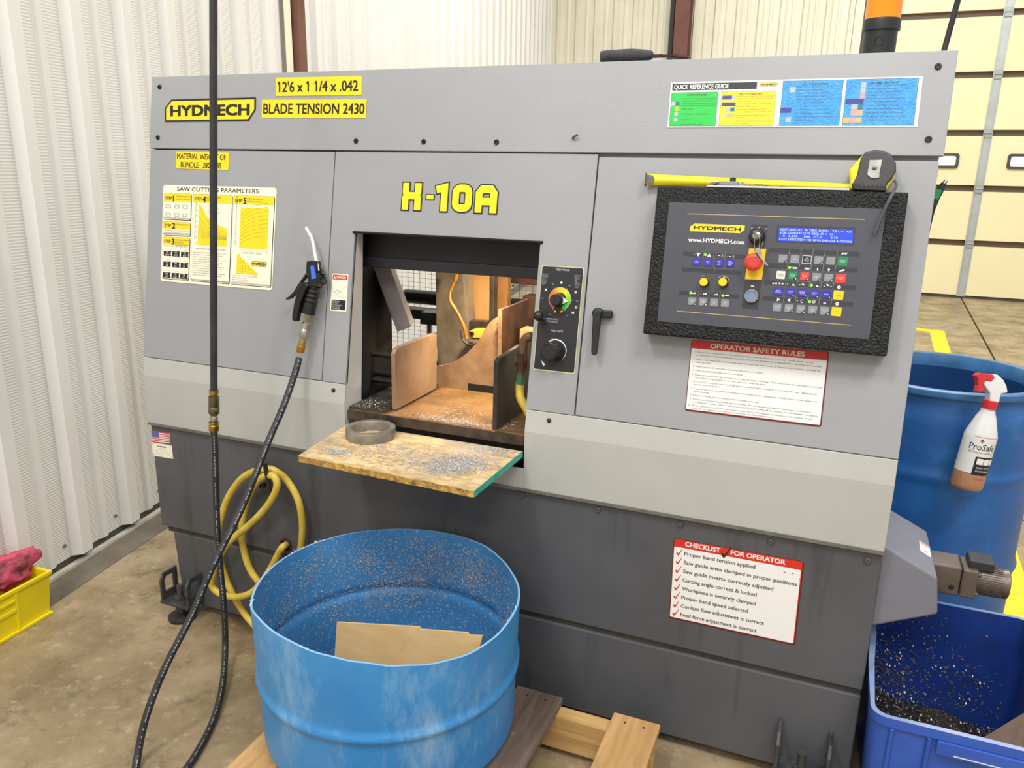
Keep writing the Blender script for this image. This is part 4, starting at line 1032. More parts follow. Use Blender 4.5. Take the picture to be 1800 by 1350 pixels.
ROWS = [((245, 505), (953, 537), 'ssksSg', (['JOG'], ['LINE'], ['JOB', 'SELECT', 'CODE'], ['F'], [], ['MACHINE', 'START'])),
        ((219, 698), (928, 740), 'wgrssr', (['HYDRAULIC', 'ENABLE'], ['BLADE', 'START'], ['BLADE', 'STOP'], ['FEED'], ['COOL'], ['MACHINE', 'STOP'])),
        ((190, 892), (902, 938), 'bbbbby', (['GUIDE', 'EXTENSION'], ['FORWARD', 'MODE'], ['REVERSE', 'MODE'], ['CONVEYOR', 'AUTO'], ['PURGE'], ['CYCLE'])),
        ((175, 1082), (878, 1134), 'sssssy', (['SHUTTLE', 'FWD'], ['SHUTTLE', 'REV'], ['SHUTTLE', 'OPEN'], ['VISE', 'CLOSE'], ['SHUTTLE', 'VISE'], ['STOP']))]
for r_i, (p, q, kinds, labs) in enumerate(ROWS):
    for i, pt in enumerate(rowpts(k2, p, q, 6)):
        cm = (r_i == 0 and i in (0, 3)) or (r_i == 1 and i in (1, 2, 3, 4)) or (r_i == 2 and i in (1, 2, 3, 4)) or (r_i == 3 and i in (1, 2, 3, 4))
        key(pt, kinds[i].lower(), labs[i], cm, *((0.0185, 0.0178) if kinds[i] in 'yg' and i == 5 or (kinds[i] == 'r' and i == 5) else (0.0168, 0.0160)))
LEDG = mat('led_green', (120, 230, 50), 0.3, emit=1.0)
for p in (c3(450, 475), c3(367, 691), c3(548, 706), c3(926, 548), c3(1049, 648), c3(1039, 741)):
    u = PANEL.hit(*p, NF); obj('indicator_lamp', MB().lathe([(0.0028, 0), (0.0028, 0.001), (0.0018, 0.0018)], 12, 0, PANEL.mat(u.x, u.y, NF)), LEDG, con, smooth=60, label='lit green indicator lamp')
# key switch
u = PANEL.hit(*c3(742, 372), NF); T = PANEL.mat(u.x, u.y, NF)
ks = obj('key_switch', MB().lathe([(0.0155, 0), (0.0155, 0.006), (0.0135, 0.008), (0.0125, 0.014), (0.010, 0.0145), (0.010, 0.012)], 24, 0, T), BLACKP, con, smooth=40)
obj('switch_barrel', MB().lathe([(0.0078, 0.012), (0.0078, 0.0165), (0.0060, 0.0175)], 20, 0, T), STEEL, con, smooth=40)
# emergency stop
sh = Sheet(PANEL, *corner(c3, (697, 438), (793, 442), (673, 612)), NF+0.0016); sh.plate(BM['y'], 0.001, 0.0016); sh.build('stop_plate', con, 'yellow plate behind the stop button')
u = PANEL.hit(*c3(722, 516), NF+0.022); T = PANEL.mat(u.x, u.y, NF+0.0016)
MUSH = mat('stop_red', (204, 66, 50), 0.4, col2=(190, 56, 44), vs=20)
mb = MB().lathe([(0.011, 0), (0.011, 0.014), (0.0165, 0.016), (0.0178, 0.020), (0.0174, 0.0245), (0.0135, 0.0275), (0.0100, 0.0280), (0.0095, 0.0272), (0.0001, 0.0272)], 28, 0, T)
obj('stop_button', mb, MUSH, con, smooth=40, label='red mushroom stop button')
# round push button
u = PANEL.hit(*c3(710, 708), NF+0.004); T = PANEL.mat(u.x, u.y, NF)
pb = obj('push_button', MB().lathe([(0.0145, 0), (0.0145, 0.003), (0.0132, 0.0068), (0.0112, 0.0068), (0.0108, 0.0045)], 28, 0, T), STEEL, con, smooth=40, label='round push button with a silver ring')
obj('button_cap', MB().lathe([(0.0108, 0.002), (0.0106, 0.0052), (0.0001, 0.0046)], 24, 0, T), flat('cap_grey_blue', (112, 128, 156), 0.4), con, smooth=40)
# two yellow-capped knobs
for p in ((440, 629), (548, 630)):
    u = PANEL.hit(*c3(*p), NF+0.012); T = PANEL.mat(u.x, u.y, NF)
    kb = obj('dial_knob', MB().lathe([(0.0100, 0), (0.0096, 0.004), (0.0085, 0.004), (0.0082, 0.0125)], 24, 0, T), BLACKP, con, smooth=40)
    obj('knob_cap', MB().lathe([(0.0084, 0.011), (0.0084, 0.0145), (0.0076, 0.0155), (0.0001, 0.0155)], 24, 0, T), BM['y'], con, smooth=40, label='yellow knob cap')

# ================================================================== FEED CONTROL PLATE
cP = crop(900, 440, 5.627)
sh = Sheet(PANEL, *corner(cP, (298, 148), (714, 172), (210, 1180)), NP_)
sh.plate(flat('plate_pale_yellow', (214, 208, 150)), 0.004, 0.0006)
sh.rrect(0.012, 0.007, 0.985, 0.990, 0.004, flat('plate_black', (33, 33, 37), 0.4), 1)
F_ = sh.f
def PM(x, y): return F_(*cP(x, y))
sh.text(*PM(502, 203), 0.020, 'FEED FORCE', LGREY, w=0.32, align='C', lay=2, bold=0.02)
for i, l in enumerate(('SAW BLADE', 'SPEED TO', 'THE RIGHT', 'TO FIT', 'THE SAW', 'AND THE', 'MATERIAL', 'SHAPE')):
    a = PM(303-i*1.2, 236+14*i); sh.text(a[0], a[1], 0.0085, l, LGREY, lay=2, wmax=0.17)
for i, l in enumerate(('SAW BLADE', 'SPEED TO', 'THE LEFT', 'FEED', 'FORCE', 'REDUCED', 'TO SUIT', 'SHAPE')):
    a = PM(618+i*0.5, 252+17*i); sh.text(a[0], a[1], 0.0085, l, LGREY, lay=2, wmax=0.18)
a = PM(474, 482)
def rampc(t):
    st_ = [(0, (206, 40, 44)), (0.28, (226, 90, 40)), (0.45, (240, 190, 30)), (0.6, (236, 214, 20)), (0.75, (130, 205, 40)), (1, (20, 176, 60))]
    for (t0, c0), (t1, c1) in zip(st_[:-1], st_[1:]):
        if t <= t1: k = (t-t0)/(t1-t0); return tuple(int(c0[i]+(c1[i]-c0[i])*k) for i in range(3))
rO, rI = 0.0258, 0.0150
sh.ring(a[0], a[1], rI-0.0006, rO+0.0008, -60, 240, LGREY, 2, 30)
for i in range(30):
    t = i/29; ang = 240-300*t
    sh.ring(a[0], a[1], rI, rO, ang-10, ang, flat('dial_colour_%d' % i, rampc(t)), 3, 2)
for x, y, w, h in ((337, 390, 0.0046, 0.0046), (635, 565, 0.0052, 0.0048), (603, 618, 0.0052, 0.005)):
    q = PM(x, y); sh.rect(q[0]-w/2/sh.W, q[1]-h/2/sh.H, q[0]+w/2/sh.W, q[1]+h/2/sh.H, WHITE, 2)
q = PM(635, 565); sh.rect(q[0]-0.0014/sh.W, q[1]-0.0012/sh.H, q[0]+0.0014/sh.W, q[1]+0.0012/sh.H, INK, 3)
q = PM(603, 618); sh.rect(q[0]-0.0010/sh.W, q[1]-0.0026/sh.H, q[0]+0.0010/sh.W, q[1]-0.0008/sh.H, INK, 3); sh.rect(q[0]-0.0010/sh.W, q[1]+0.0008/sh.H, q[0]+0.0010/sh.W, q[1]+0.0026/sh.H, INK, 3)
q = PM(489, 320); sh.circle(q[0], q[1], 0.0026, WHITE, 2); q = PM(629, 415); sh.circle(q[0], q[1], 0.0026, WHITE, 2); sh.circle(q[0], q[1], 0.001, INK, 3)
for x, y, l in ((302, 480, '30%'), (408, 338, '40%'), (570, 355, '60%'), (645, 508, '70%'), (375, 637, '10%'), (543, 650, '90%')):
    q = PM(x, y); sh.text(q[0], q[1], 0.010, l, LGREY, align='C', lay=2, wmax=0.09)
for t in (15, 65, 118, 175, -15, 235, -55): pass
for t in (-3, 58, 122, 180, 238, -60): sh.line([(a[0]+r*math.cos(R_(t))/sh.W, a[1]-r*math.sin(R_(t))/sh.H) for r in (rO, rO+0.0035)], 0.0005, WHITE, 4)
q = PM(338, 682); sh.text(q[0], q[1], 0.014, 'HEAD FAST', LGREY, w=0.28, lay=2, bold=0.02); q = PM(332, 706); sh.text(q[0], q[1], 0.014, 'APPROACH', LGREY, w=0.28, lay=2, bold=0.02)
q = PM(445, 806); sh.text(q[0], q[1], 0.016, 'FEED RATE', LGREY, w=0.28, align='C', lay=2, bold=0.02)
b_ = PM(430, 990)
n = 26
for i in range(n):
    t0, t1 = 132-178*i/n, 132-178*(i+1)/n; w0 = 0.0036*(1-i/n)*(0.4+0.6*min(1, i/8))+0.0004; w1 = 0.0036*(1-(i+1)/n)*(0.4+0.6*min(1, (i+1)/8))+0.0004
    ro = 0.0262
    sh.poly([(b_[0]+r*math.cos(R_(t))/sh.W, b_[1]-r*math.sin(R_(t))/sh.H) for r, t in ((ro-w0, t0), (ro, t0), (ro, t1), (ro-w1, t1))], WHITE, 2)
q = PM(398, 880); sh.poly([(q[0]-0.0026/sh.W, q[1]+0.003/sh.H), (q[0], q[1]-0.003/sh.H), (q[0]+0.0026/sh.W, q[1]+0.003/sh.H)], WHITE, 3)
q = PM(312, 1132); sh.poly([(q[0]-0.007/sh.W, q[1]-0.010/sh.H), (q[0]+0.004/sh.W, q[1]-0.001/sh.H), (q[0]-0.0005/sh.W, q[1]+0.0034/sh.H)], WHITE, 3)
fp = sh.build('feed_plate', saw, 'black feed control plate with a pale yellow edge')
# feed force knob
u = PANEL.hit(*cP(428, 492), NP_+0.024); T = PANEL.mat(u.x, u.y, NP_+0.0008)
kb = obj('force_knob', MB().lathe([(0.0155, 0), (0.0155, 0.003), (0.0135, 0.004), (0.0130, 0.024), (0.0118, 0.0255), (0.0001, 0.0255)], 28, 0, T), BLACKP, fp, smooth=40)
mb = MB(); mb.prism([(0.010, -0.0085), (0.024, 0.0), (0.010, 0.0085), (0.012, 0)], 0.0035, 0.0055, 0, T)
obj('knob_pointer', mb, WHITE, fp, label='white knob pointer')
for x in (432, 495):
    u = PANEL.hit(*cP(x, 608), NP_); obj('stop_screw', MB().lathe([(0.0036, 0), (0.0036, 0.004), (0.002, 0.005)], 10, 0, PANEL.mat(u.x, u.y, NP_+0.001)), BRASS, fp, smooth=40)
# feed rate knob, large and fluted
u = PANEL.hit(*cP(362, 1010), NP_+0.036); T = PANEL.mat(u.x, u.y, NP_+0.0008)
mb = MB(); R0 = 0.0215
fl_ = [((R0-0.0016*(0.5+0.5*math.cos(9*a)))*math.cos(a), (R0-0.0016*(0.5+0.5*math.cos(9*a)))*math.sin(a)) for a in [2*math.pi*i/72 for i in range(72)]]
mb.prism(circ(0, 0, 0.024, 36), 0, 0.010, 0, T, top=circ(0, 0, 0.0225, 36)); mb.prism(fl_, 0.010, 0.034, 0, T, top=[(x*0.97, y*0.97) for x, y in fl_])
mb.lathe([(0.0195, 0.034), (0.0165, 0.0375), (0.0001, 0.0385)], 28, 0, T)
obj('rate_knob', mb, mat('knob_black', (28, 28, 29), 0.3), fp, smooth=35)
# ball lever
u = PANEL.hit(*cP(262, 648), 0.035); P = PANEL.at(u.x, u.y, 0.035); B = PANEL.at(PANEL.hit(*cP(315, 700), NP_).x, PANEL.hit(*cP(315, 700), NP_).y, NP_)
lv = obj('lever_rod', MB().tube([B, P], 0.004, 10).lathe([(0.008, 0), (0.008, 0.003), (0.006, 0.005)], 16, 0, PANEL.mat(PANEL.hit(*cP(315, 700), NP_).x, PANEL.hit(*cP(315, 700), NP_).y, NP_+0.001)), DKSTEEL, fp, smooth=40)
obj('ball_knob', MB().sphere(P, 0.0118, 20), BLACKP, fp, smooth=60, label='black ball knob')

# ================================================================== DOOR LATCH
cL = crop(900, 440, 5.627)
u = PANEL.hit(*cL(855, 625), 0.02); T = PANEL.mat(u.x, u.y, 0.002)
la = obj('latch_boss', MB().lathe([(0.0125, 0), (0.0125, 0.016), (0.011, 0.020)], 20, 0, PANEL.mat(u.x-0.003, u.y, 0.002)).box((0.002, -0.0085, 0.004), (0.030, 0.0085, 0.016), 0, T), BLACKP, saw, smooth=40, bevel=0.003)
u0 = PANEL.hit(*cL(845, 600), 0.026); u1 = PANEL.hit(*cL(812, 1035), 0.026)
mb = MB(); d = (u1-u0); L_ = d.length; d.normalize(); pr_ = Vector((-d.y, d.x))
w = [(0.0, 0.0085), (0.02, 0.0090), (0.55, 0.0078), (0.93, 0.0064), (0.98, 0.0050), (1.0, 0.0022)]
lft = [u0+d*L_*t+pr_*h for t, h in w]; rgt = [u0+d*L_*t-pr_*h for t, h in w][::-1]
mb.prism([(p.x, p.y) for p in lft+rgt], 0.020, 0.031, 0, PT)
obj('latch_handle', mb, BLACKP, saw, smooth=30, bevel=0.003, label='black door latch handle')

# ================================================================== CHIP CHUTE, GEAR MOTOR, BEACON, FEET
YC = 1.655
c7b = crop(1480, 780, 3.972)
A0 = on_y(*c7b(300, 712), YC); A1 = on_y(*c7b(664, 936), YC); A2 = on_y(*c7b(668, 1196), YC); A3 = on_y(*c7b(236, 1272), YC)
x0c = XR-0.02
zA = A0.z+(A0.x-x0c)*(A0.z-A1.z)/(A1.x-A0.x); zB = A3.z-(A3.x-x0c)*(A2.z-A3.z)/(A2.x-A3.x)
poly = [(x0c, zB), (A2.x, A2.z), (A1.x+0.001, A1.z), (x0c, zA)]
mb = MB(); DY = 0.235
mb.add([(x, YC, z) for x, z in poly]+[(x, YC+DY, z) for x, z in poly], [(0, 1, 2, 3), (7, 6, 5, 4), (0, 4, 5, 1), (1, 5, 6, 2), (2, 6, 7, 3), (3, 7, 4, 0)])
ch = obj('chip_chute', mb, CHUTE, saw, bevel=0.006, seg=3)
ex_ = Vector((A1.x-x0c, 0, A1.z-zA)).normalized(); TOPP = Plane((x0c, YC, zA), ex_, (0, 1, 0))
sh = Sheet(TOPP, c7b(540, 675), c7b(612, 722), c7b(548, 745), 0.0008)
sh.plate(WHITE, 0.001, 0.0005); sh.rect(0.05, 0.05, 0.95, 0.22, LPINK, 1); sh.circle(0.55, 0.75, 0.005, LGREY, 1)
sh.build('chute_label', saw, 'small white label on the chute')
GM = mat('gear_motor_bronze', (110, 98, 88), 0.4, 0.35, col2=(92, 82, 74), vs=14)
add_layer(GM, (200, 196, 190), 160, 0.70, 0.76, fac=0.6)
YM = 1.775
def gp(x, y): return on_y(*c7b(x, y), YM)
a = gp(645, 850); b = gp(808, 1068); xm = A1.x-0.004
gz0, gz1 = b.z, gp(700, 845).z
hgt = gz1-gz0
gb = obj('gearbox', MB().box((xm, YM, gz0), (b.x, YM+hgt*1.05, gz1)), GM, saw, bevel=0.004)
e = gp(930, 1060)
obj('motor_flange', MB().box((b.x+0.001, YM-0.003, gz0+0.001), (e.x, YM+hgt*1.0, gz1-0.001)), GM, saw, bevel=0.004)
m0 = gp(932, 960); m1 = gp(1195, 960)
rm = hgt*0.48; cz = (gz0+gz1)/2; cy = YM+hgt*0.5
mot = obj('motor', MB().lathe([(rm*0.95, 0), (rm*0.95, m1.x-m0.x-0.012), (rm*0.98, m1.x-m0.x-0.010), (rm*0.98, m1.x-m0.x-0.002), (rm*0.9, m1.x-m0.x)], 36, 0, axes((m0.x, cy, cz), (1, 0, 0))), GM, saw, smooth=40)
mb = MB()
for i in range(40):
    t = 2*math.pi*i/40; yy, zz = cy+rm*0.95*math.cos(t), cz+rm*0.95*math.sin(t)
    Tm = Matrix.Translation((0, cy, cz)) @ Matrix.Rotation(t, 4, 'X')
    mb.box((m0.x+0.006, rm*0.93, -0.0009), (m1.x-0.014, rm*1.02, 0.0009), 0, Tm)
obj('cooling_fins', mb, GM, mot)
j0 = gp(880, 735); obj('terminal_box', MB().box((gp(905, 800).x, cy-0.022, gz1-0.006), (gp(1095, 800).x, cy+0.03, gz1+0.016)), mat('terminal_black', (40, 40, 42), 0.4), mot, bevel=0.003)
for dy, dz in ((0.008, 0.010), (0.008, hgt-0.012)):
    obj('bolt', MB().lathe([(0.005, 0), (0.005, 0.004), (0.003, 0.006)], 10, 0, axes((e.x, YM+dy, gz0+dz), (1, 0, 0))), DSTEEL, mot, smooth=40)
pz = gp(762, 1002); obj('oil_plug', MB().lathe([(0.0055, 0), (0.0055, 0.0008), (0.0035, 0.0008)], 12, 0, axes((pz.x, YM-0.0002, pz.z), (0, -1, 0))), GAP, gb)
# beacon
cB = crop(1480, 0, 3.972); YBe = 1.90
b0 = on_y(*cB(255, 365), YBe); bw = (on_y(*cB(385, 300), YBe)-on_y(*cB(145, 300), YBe)).length/2
cwt = (on_y(*cB(418, 150), YBe)-on_y(*cB(145, 160), YBe)).length/2
bx, zb = b0.x, tz-0.001
zc0 = on_y(*cB(280, 200), YBe).z; zc1 = on_y(*cB(285, 118), YBe).z
TB = Matrix.Translation((bx, YBe+bw, zb))
bea = obj('beacon_base', MB().lathe([(bw, 0), (bw, zc0-zb), (cwt, zc0-zb), (cwt, zc1-zb-0.004), (cwt*0.98, zc1-zb)], 36, 0, TB), mat('beacon_black', (30, 32, 32), 0.4), saw, smooth=40)
obj('knockout_ring', MB().lathe([(0.0095, 0), (0.0095, 0.001), (0.008, 0.001), (0.008, 0)], 20, 0, axes((bx-0.002, YBe-0.0001, on_y(*cB(262, 285), YBe).z), (0, -1, 0)), cap=False), BLACKP, bea)
AMB = mat('amber_lens', (240, 140, 14), 0.15, spec=0.6)
prof = []
zl = zc1-zb
for i in range(16): prof.append((cwt*(0.955-0.012*(i % 2)), zl+i*0.006))
prof += [(cwt*0.9, zl+0.105), (cwt*0.55, zl+0.118), (0.0001, zl+0.122)]
obj('beacon_lens', MB().lathe(prof, 36, 0, TB), AMB, saw, smooth=50, label='orange beacon lens')
# levelling feet
def lug(cx, y, z0, w=0.075, h=0.085, mirror=1):
    """upright slotted lug, foot plate, bolt and pad"""
    mb = MB()
    for s in (-1, 1):
        T = axes((cx+s*w/2, y, z0), (1, 0, 0), (0, -1, 0))
        o_ = [(0.0, 0.0), (0.066, 0.0), (0.066, h*0.75), (0.052, h), (0.0, h)]
        i_ = [(0.016, 0.022), (0.050, 0.022), (0.050, h*0.70), (0.044, h*0.82), (0.016, h*0.82)]
        T = Matrix(((0, 0, 1, cx+s*w/2), (-1, 0, 0, y), (0, 1, 0, z0), (0, 0, 0, 1)))
        v = [(a, b, d) for d in (-0.004, 0.004) for a, b in o_+i_]; f = []
        for k in range(5):
            j = (k+1) % 5
            f += [(k, j, 5+j, 5+k), (10+k, 15+k, 15+j, 10+j), (k, 10+k, 10+j, j), (5+k, 5+j, 15+j, 15+k)]
        mb.add(v, f, 0, T)
    mb.box((cx-w/2-0.004, y-0.070, z0-0.010), (cx+w/2+0.004, y, z0))
    return mb
FOOTM = mat('oily_foot_steel', (84, 84, 84), 0.5, 0.3, col2=(58, 58, 58), vs=30, bump=0.4, bs=160)
add_layer(FOOTM, (150, 148, 142), 120, 0.62, 0.7, fac=0.5)
c1 = crop(0, 880, 2.872)
for cx, z0, h in ((-1.715, 0.062, 0.085), (0.062, 0.062, 0.095)):
    br = obj('foot_bracket', lug(cx, Y0+0.006, z0, 0.10 if cx < 0 else 0.105, h), FOOTM, saw, bevel=0.002)
    obj('foot_bolt', MB().tube([(cx, Y0-0.035, 0.018), (cx, Y0-0.035, z0+0.05)], 0.009, 12).lathe([(0.017, z0), (0.017, z0+0.014)], 6, 0, Matrix.Translation((cx, Y0-0.035, 0))).lathe([(0.017, z0-0.026), (0.017, z0-0.012)], 6, 0, Matrix.Translation((cx, Y0-0.035, 0))), FOOTM, br, smooth=40)
    obj('foot_pad', MB().lathe([(0.040, 0.0), (0.042, 0.010), (0.030, 0.016), (0.012, 0.020)], 24, 0, Matrix.Translation((cx, Y0-0.035, 0))), DKSTEEL, br, smooth=40)
for cx in (-1.715, 0.062):
    obj('rear_foot', MB().lathe([(0.040, 0.0), (0.040, 0.012), (0.012, 0.016), (0.012, 0.05)], 16, 0, Matrix.Translation((cx, Y0+0.43, 0))), DKSTEEL, saw, smooth=40)
# hose hook and hose port on the cabinet
cH = crop(340, 660, 3.0)
h0 = on_y(*cH(402, 565), Y0+0.006); h1 = on_y(*cH(376, 462), Y0-0.072)
obj('hose_hook', MB().tube([h0, (h0.x, Y0-0.03, h0.z+0.003), (h1.x+0.004, Y0-0.064, h0.z+0.012), h1], 0.006, 10), DKSTEEL, saw, smooth=50)
h0 = on_y(*cH(487, 893), Y0+0.004)
obj('hose_port', MB().lathe([(0.019, -0.001), (0.019, 0.004), (0.0145, 0.006), (0.0145, 0.0)], 20, 0, axes((h0.x, Y0+0.006, h0.z), (0, -1, 0))), RUSTM, saw, smooth=40)
PORT = Vector((h0.x, Y0+0.004, h0.z))
# ================================================================== HOSES AND BLOW GUN
HO = 0.0086
YH = 1.46
def yy(c, pts): return [on_y(*(c(x, y) if c else (x, y)), Y) for x, y, Y in pts]
dr = empty('drop_hose', on_y(376, 690, YH), 'black air hose hanging straight down from above in front of the saw', 'hose')
top = on_y(375, -30, YH)
p15 = on_y(375.2, 150, YH); dd_ = (top-p15).normalized()
pts = [top+dd_*2.6, top+dd_*1.2, top+dd_*0.4, top] + [on_y(x, y, YH) for x, y in ((375.2, 150), (375.4, 350), (375.6, 550), (376, 688))]
obj('hose', MB().tube(spline(pts, 6), HO, 12), RUB, dr, smooth=60)
e0 = on_y(376, 688, YH); e1 = on_y(376, 757, YH); ax = (e1-e0); LN = ax.length
Tc = axes(e0, ax)
obj('hose_clamp', MB().lathe([(HO*1.35, -0.004), (HO*1.35, 0.006)], 16, 0, Tc), BRASS, dr, smooth=40)
obj('coupler', MB().lathe([(HO*0.9, 0.004), (HO*0.9, 0.012), (0.0135, 0.013), (0.0135, 0.038), (0.0125, 0.040), (0.0138, 0.042), (0.0138, 0.056), (0.011, 0.060), (0.009, 0.064)], 12, 0, Tc), mat('coupler_bronze', (136, 124, 92), 0.32, 0.8, col2=(112, 100, 74), vs=40), dr, smooth=40)
ah = empty('air_hose', on_z(328, 1345, 0.0), 'black rubber air hose looping over the floor up to the blow gun', 'hose')
obj('plug', MB().lathe([(0.008, 0.064), (0.010, 0.070), (0.010, 0.078), (0.008, 0.080)], 14, 0, Tc), STEEL, ah, smooth=40)
obj('ferrule', MB().lathe([(0.0095, 0.080), (0.0125, 0.081), (0.0125, 0.086), (0.0105, 0.088), (0.0125, 0.090), (0.0125, 0.104), (0.011, 0.106)], 16, 0, Tc), BRASS, ah, smooth=40)
s0 = e0+ax.normalized()*0.100
floorz = HO+0.001
pts = [s0] + yy(None, [(378, 800, YH), (380, 880, YH), (383, 950, YH-0.005), (389, 1020, YH-0.01), (393, 1060, YH-0.02)])
for x, y, z in ((396, 1130, 0.06), (391, 1205, floorz+0.012), (371, 1275, floorz), (330, 1348, floorz), (285, 1400, floorz), (250, 1420, floorz), (234, 1395, floorz)): pts.append(on_z(x, y, z))
up_ = [(240, 1340), (256, 1263), (289, 1176), (338, 1079), (376, 991), (418, 908), (443, 850), (470, 780), (499, 712), (519, 655), (526, 629)]
zz = [0.012, 0.06, 0.14, 0.26, 0.38, 0.50, 0.575, 0.67, 0.775, 0.865, 0.90]
yg = [None]*len(up_)
GE = PANEL.hit(526, 629, 0.036); GEP = PANEL.at(GE.x, GE.y, 0.036)
f0 = on_z(*up_[0], 0.012)
for i, q in enumerate(up_):
    t = (i/(len(up_)-1))
    # depth taken so that the hose rises evenly from the floor to the gun
    lo, hi = 0.0, 1.0
    d = ray(*q)
    # point on the sight line nearest to the straight chord floor -> gun
    w0 = f0-CAM; chord = (GEP-f0)
    A = d.dot(d); B = d.dot(chord); C_ = chord.dot(chord); D = d.dot(w0); E_ = chord.dot(w0)
    den = A*C_-B*B
    s_ = (D*C_-B*E_)/den if abs(den) > 1e-9 else D/A
    P_ = CAM+d*s_
    pts.append(P_)
obj('hose', MB().tube(spline(pts, 6), HO, 12), RUB, ah, smooth=60)
mbp = MB(); sp_ = spline(pts, 6)
for i in range(len(sp_)-1):
    a, b = sp_[i], sp_[i+1]; t = (b-a)
    if t.length < 1e-5: continue
    tn = t.normalized(); v_ = (CAM-a).normalized(); nn = (v_-tn*v_.dot(tn)).normalized(); sd = tn.cross(nn)
    L_ = t.length; k = 0.0
    while k < L_:
        w_ = random.choice((0.003, 0.004, 0.005)); c = a+tn*k+nn*(HO+0.0003)+sd*0.001
        if random.random() < 0.72 and k+w_ < L_: mbp.add([c-sd*0.0012, c+tn*w_-sd*0.0012, c+tn*w_+sd*0.0012, c+sd*0.0012], [(0, 1, 2, 3)])
        k += w_+0.0022
obj('hose_print', mbp, mat('hose_print_grey', (150, 150, 152), 0.6), ah, kind='stuff')
# blow gun, hung by its loop on the left door
cg = crop(480, 380, 5.19)
def GP(x, y, n): u = PANEL.hit(*cg(x, y), n); return PANEL.at(u.x, u.y, n)
gun = empty('blow_gun', GP(320, 900, 0.036), 'black air blow gun with white nozzle hanging on the left door', 'blow gun')
GB = mat('gun_black_plastic', (20, 20, 21), 0.32, bump=0.05, bs=60)
def gpoly(name, pts, n0, n1, m, bev=0.003, **k):
    P = [PANEL.hit(*cg(x, y), (n0+n1)/2) for x, y in pts]
    A = sum(P[i].x*P[(i+1) % len(P)].y-P[(i+1) % len(P)].x*P[i].y for i in range(len(P)))
    if A < 0: P = P[::-1]
    return obj(name, MB().prism([(p.x, p.y) for p in P], n0, n1, 0, PT), m, gun, bevel=bev, seg=3, **k)
gb_ = gpoly('gun_body', [(332, 415), (408, 405), (422, 530), (445, 520), (452, 560), (425, 650), (330, 650), (345, 590), (328, 500)], 0.022, 0.050, GB)
pa, pb_ = GP(375, 640, 0.036), GP(318, 890, 0.036)
prof = []; N_ = 24
hl = (pb_-pa).length
for i in range(N_+1):
    t = i/N_; r = 0.0145+0.0035*t + (0.0016*(1 if (i % 4) < 2 else -0.3) if t < 0.66 else 0)
    prof.append((r, hl*t))
obj('grip', MB().lathe(prof, 20, 0, axes(pa, pb_-pa)), GB, gun, smooth=30)
gpoly('trigger', [(265, 612), (300, 602), (328, 618), (334, 640), (300, 700), (262, 800), (240, 900), (228, 958), (205, 960), (188, 945), (190, 900), (212, 780), (238, 670)], 0.040, 0.058, GB, 0.004)
gpoly('lever_guard', [(330, 485), (332, 520), (300, 570), (275, 600), (245, 660), (215, 710), (172, 750), (135, 763), (117, 752), (150, 735), (195, 690), (228, 635), (262, 585), (300, 530)], 0.028, 0.038, GB, 0.002)
obj('nozzle', MB().tube(spline([GP(x, y, 0.036) for x, y in ((408, 500), (392, 400), (375, 300), (358, 215), (330, 155), (300, 107))], 6), [0.0048]*7+[0.0040]*24, 10), mat('nozzle_white', (226, 226, 222), 0.35), gun, smooth=50, label='white bent nozzle')
obj('hanger_loop', MB().tube([GP(x, y, 0.030) for x, y in ((412, 432), (462, 518), (484, 602), (474, 618), (432, 610))], 0.0022, 8), DKSTEEL, gun, smooth=50)
gpoly('brand_sticker', [(340, 452), (372, 450), (394, 566), (352, 574)], 0.0500, 0.0506, flat('sticker_blue', (60, 110, 214), 0.3), 0, label='blue sticker')
obj('hanger_pin', MB().tube([GP(462, 520, 0.0), GP(462, 520, 0.038)], 0.003, 8), DSTEEL, saw, smooth=50)
pa, pb_ = GP(322, 885, 0.036), GP(245, 1250, 0.036); d = pb_-pa; L_ = d.length
TG = axes(pa, d); kz = L_*0.985/0.078
obj('hex_fitting', MB().lathe([(0.0085, 0*kz), (0.0085, 0.012*kz), (0.006, 0.013*kz), (0.006, 0.018*kz)], 6, 0, TG), mat('fitting_nickel', (170, 160, 130), 0.3, 0.9), gun, smooth=30)
obj('quick_coupler', MB().lathe([(0.009, 0.018*kz), (0.0115, 0.020*kz), (0.0115, 0.030*kz), (0.010, 0.031*kz), (0.0118, 0.033*kz), (0.0118, 0.046*kz), (0.0085, 0.050*kz), (0.0085, 0.056*kz)], 18, 0, TG), STEEL, gun, smooth=40)
obj('brass_end', MB().lathe([(0.0095, 0.056*kz), (0.0095, 0.062*kz), (0.008, 0.063*kz), (0.0105, 0.065*kz), (0.0105, 0.076*kz), (0.0095, 0.078*kz)], 18, 0, TG), BRASS, ah, smooth=40)

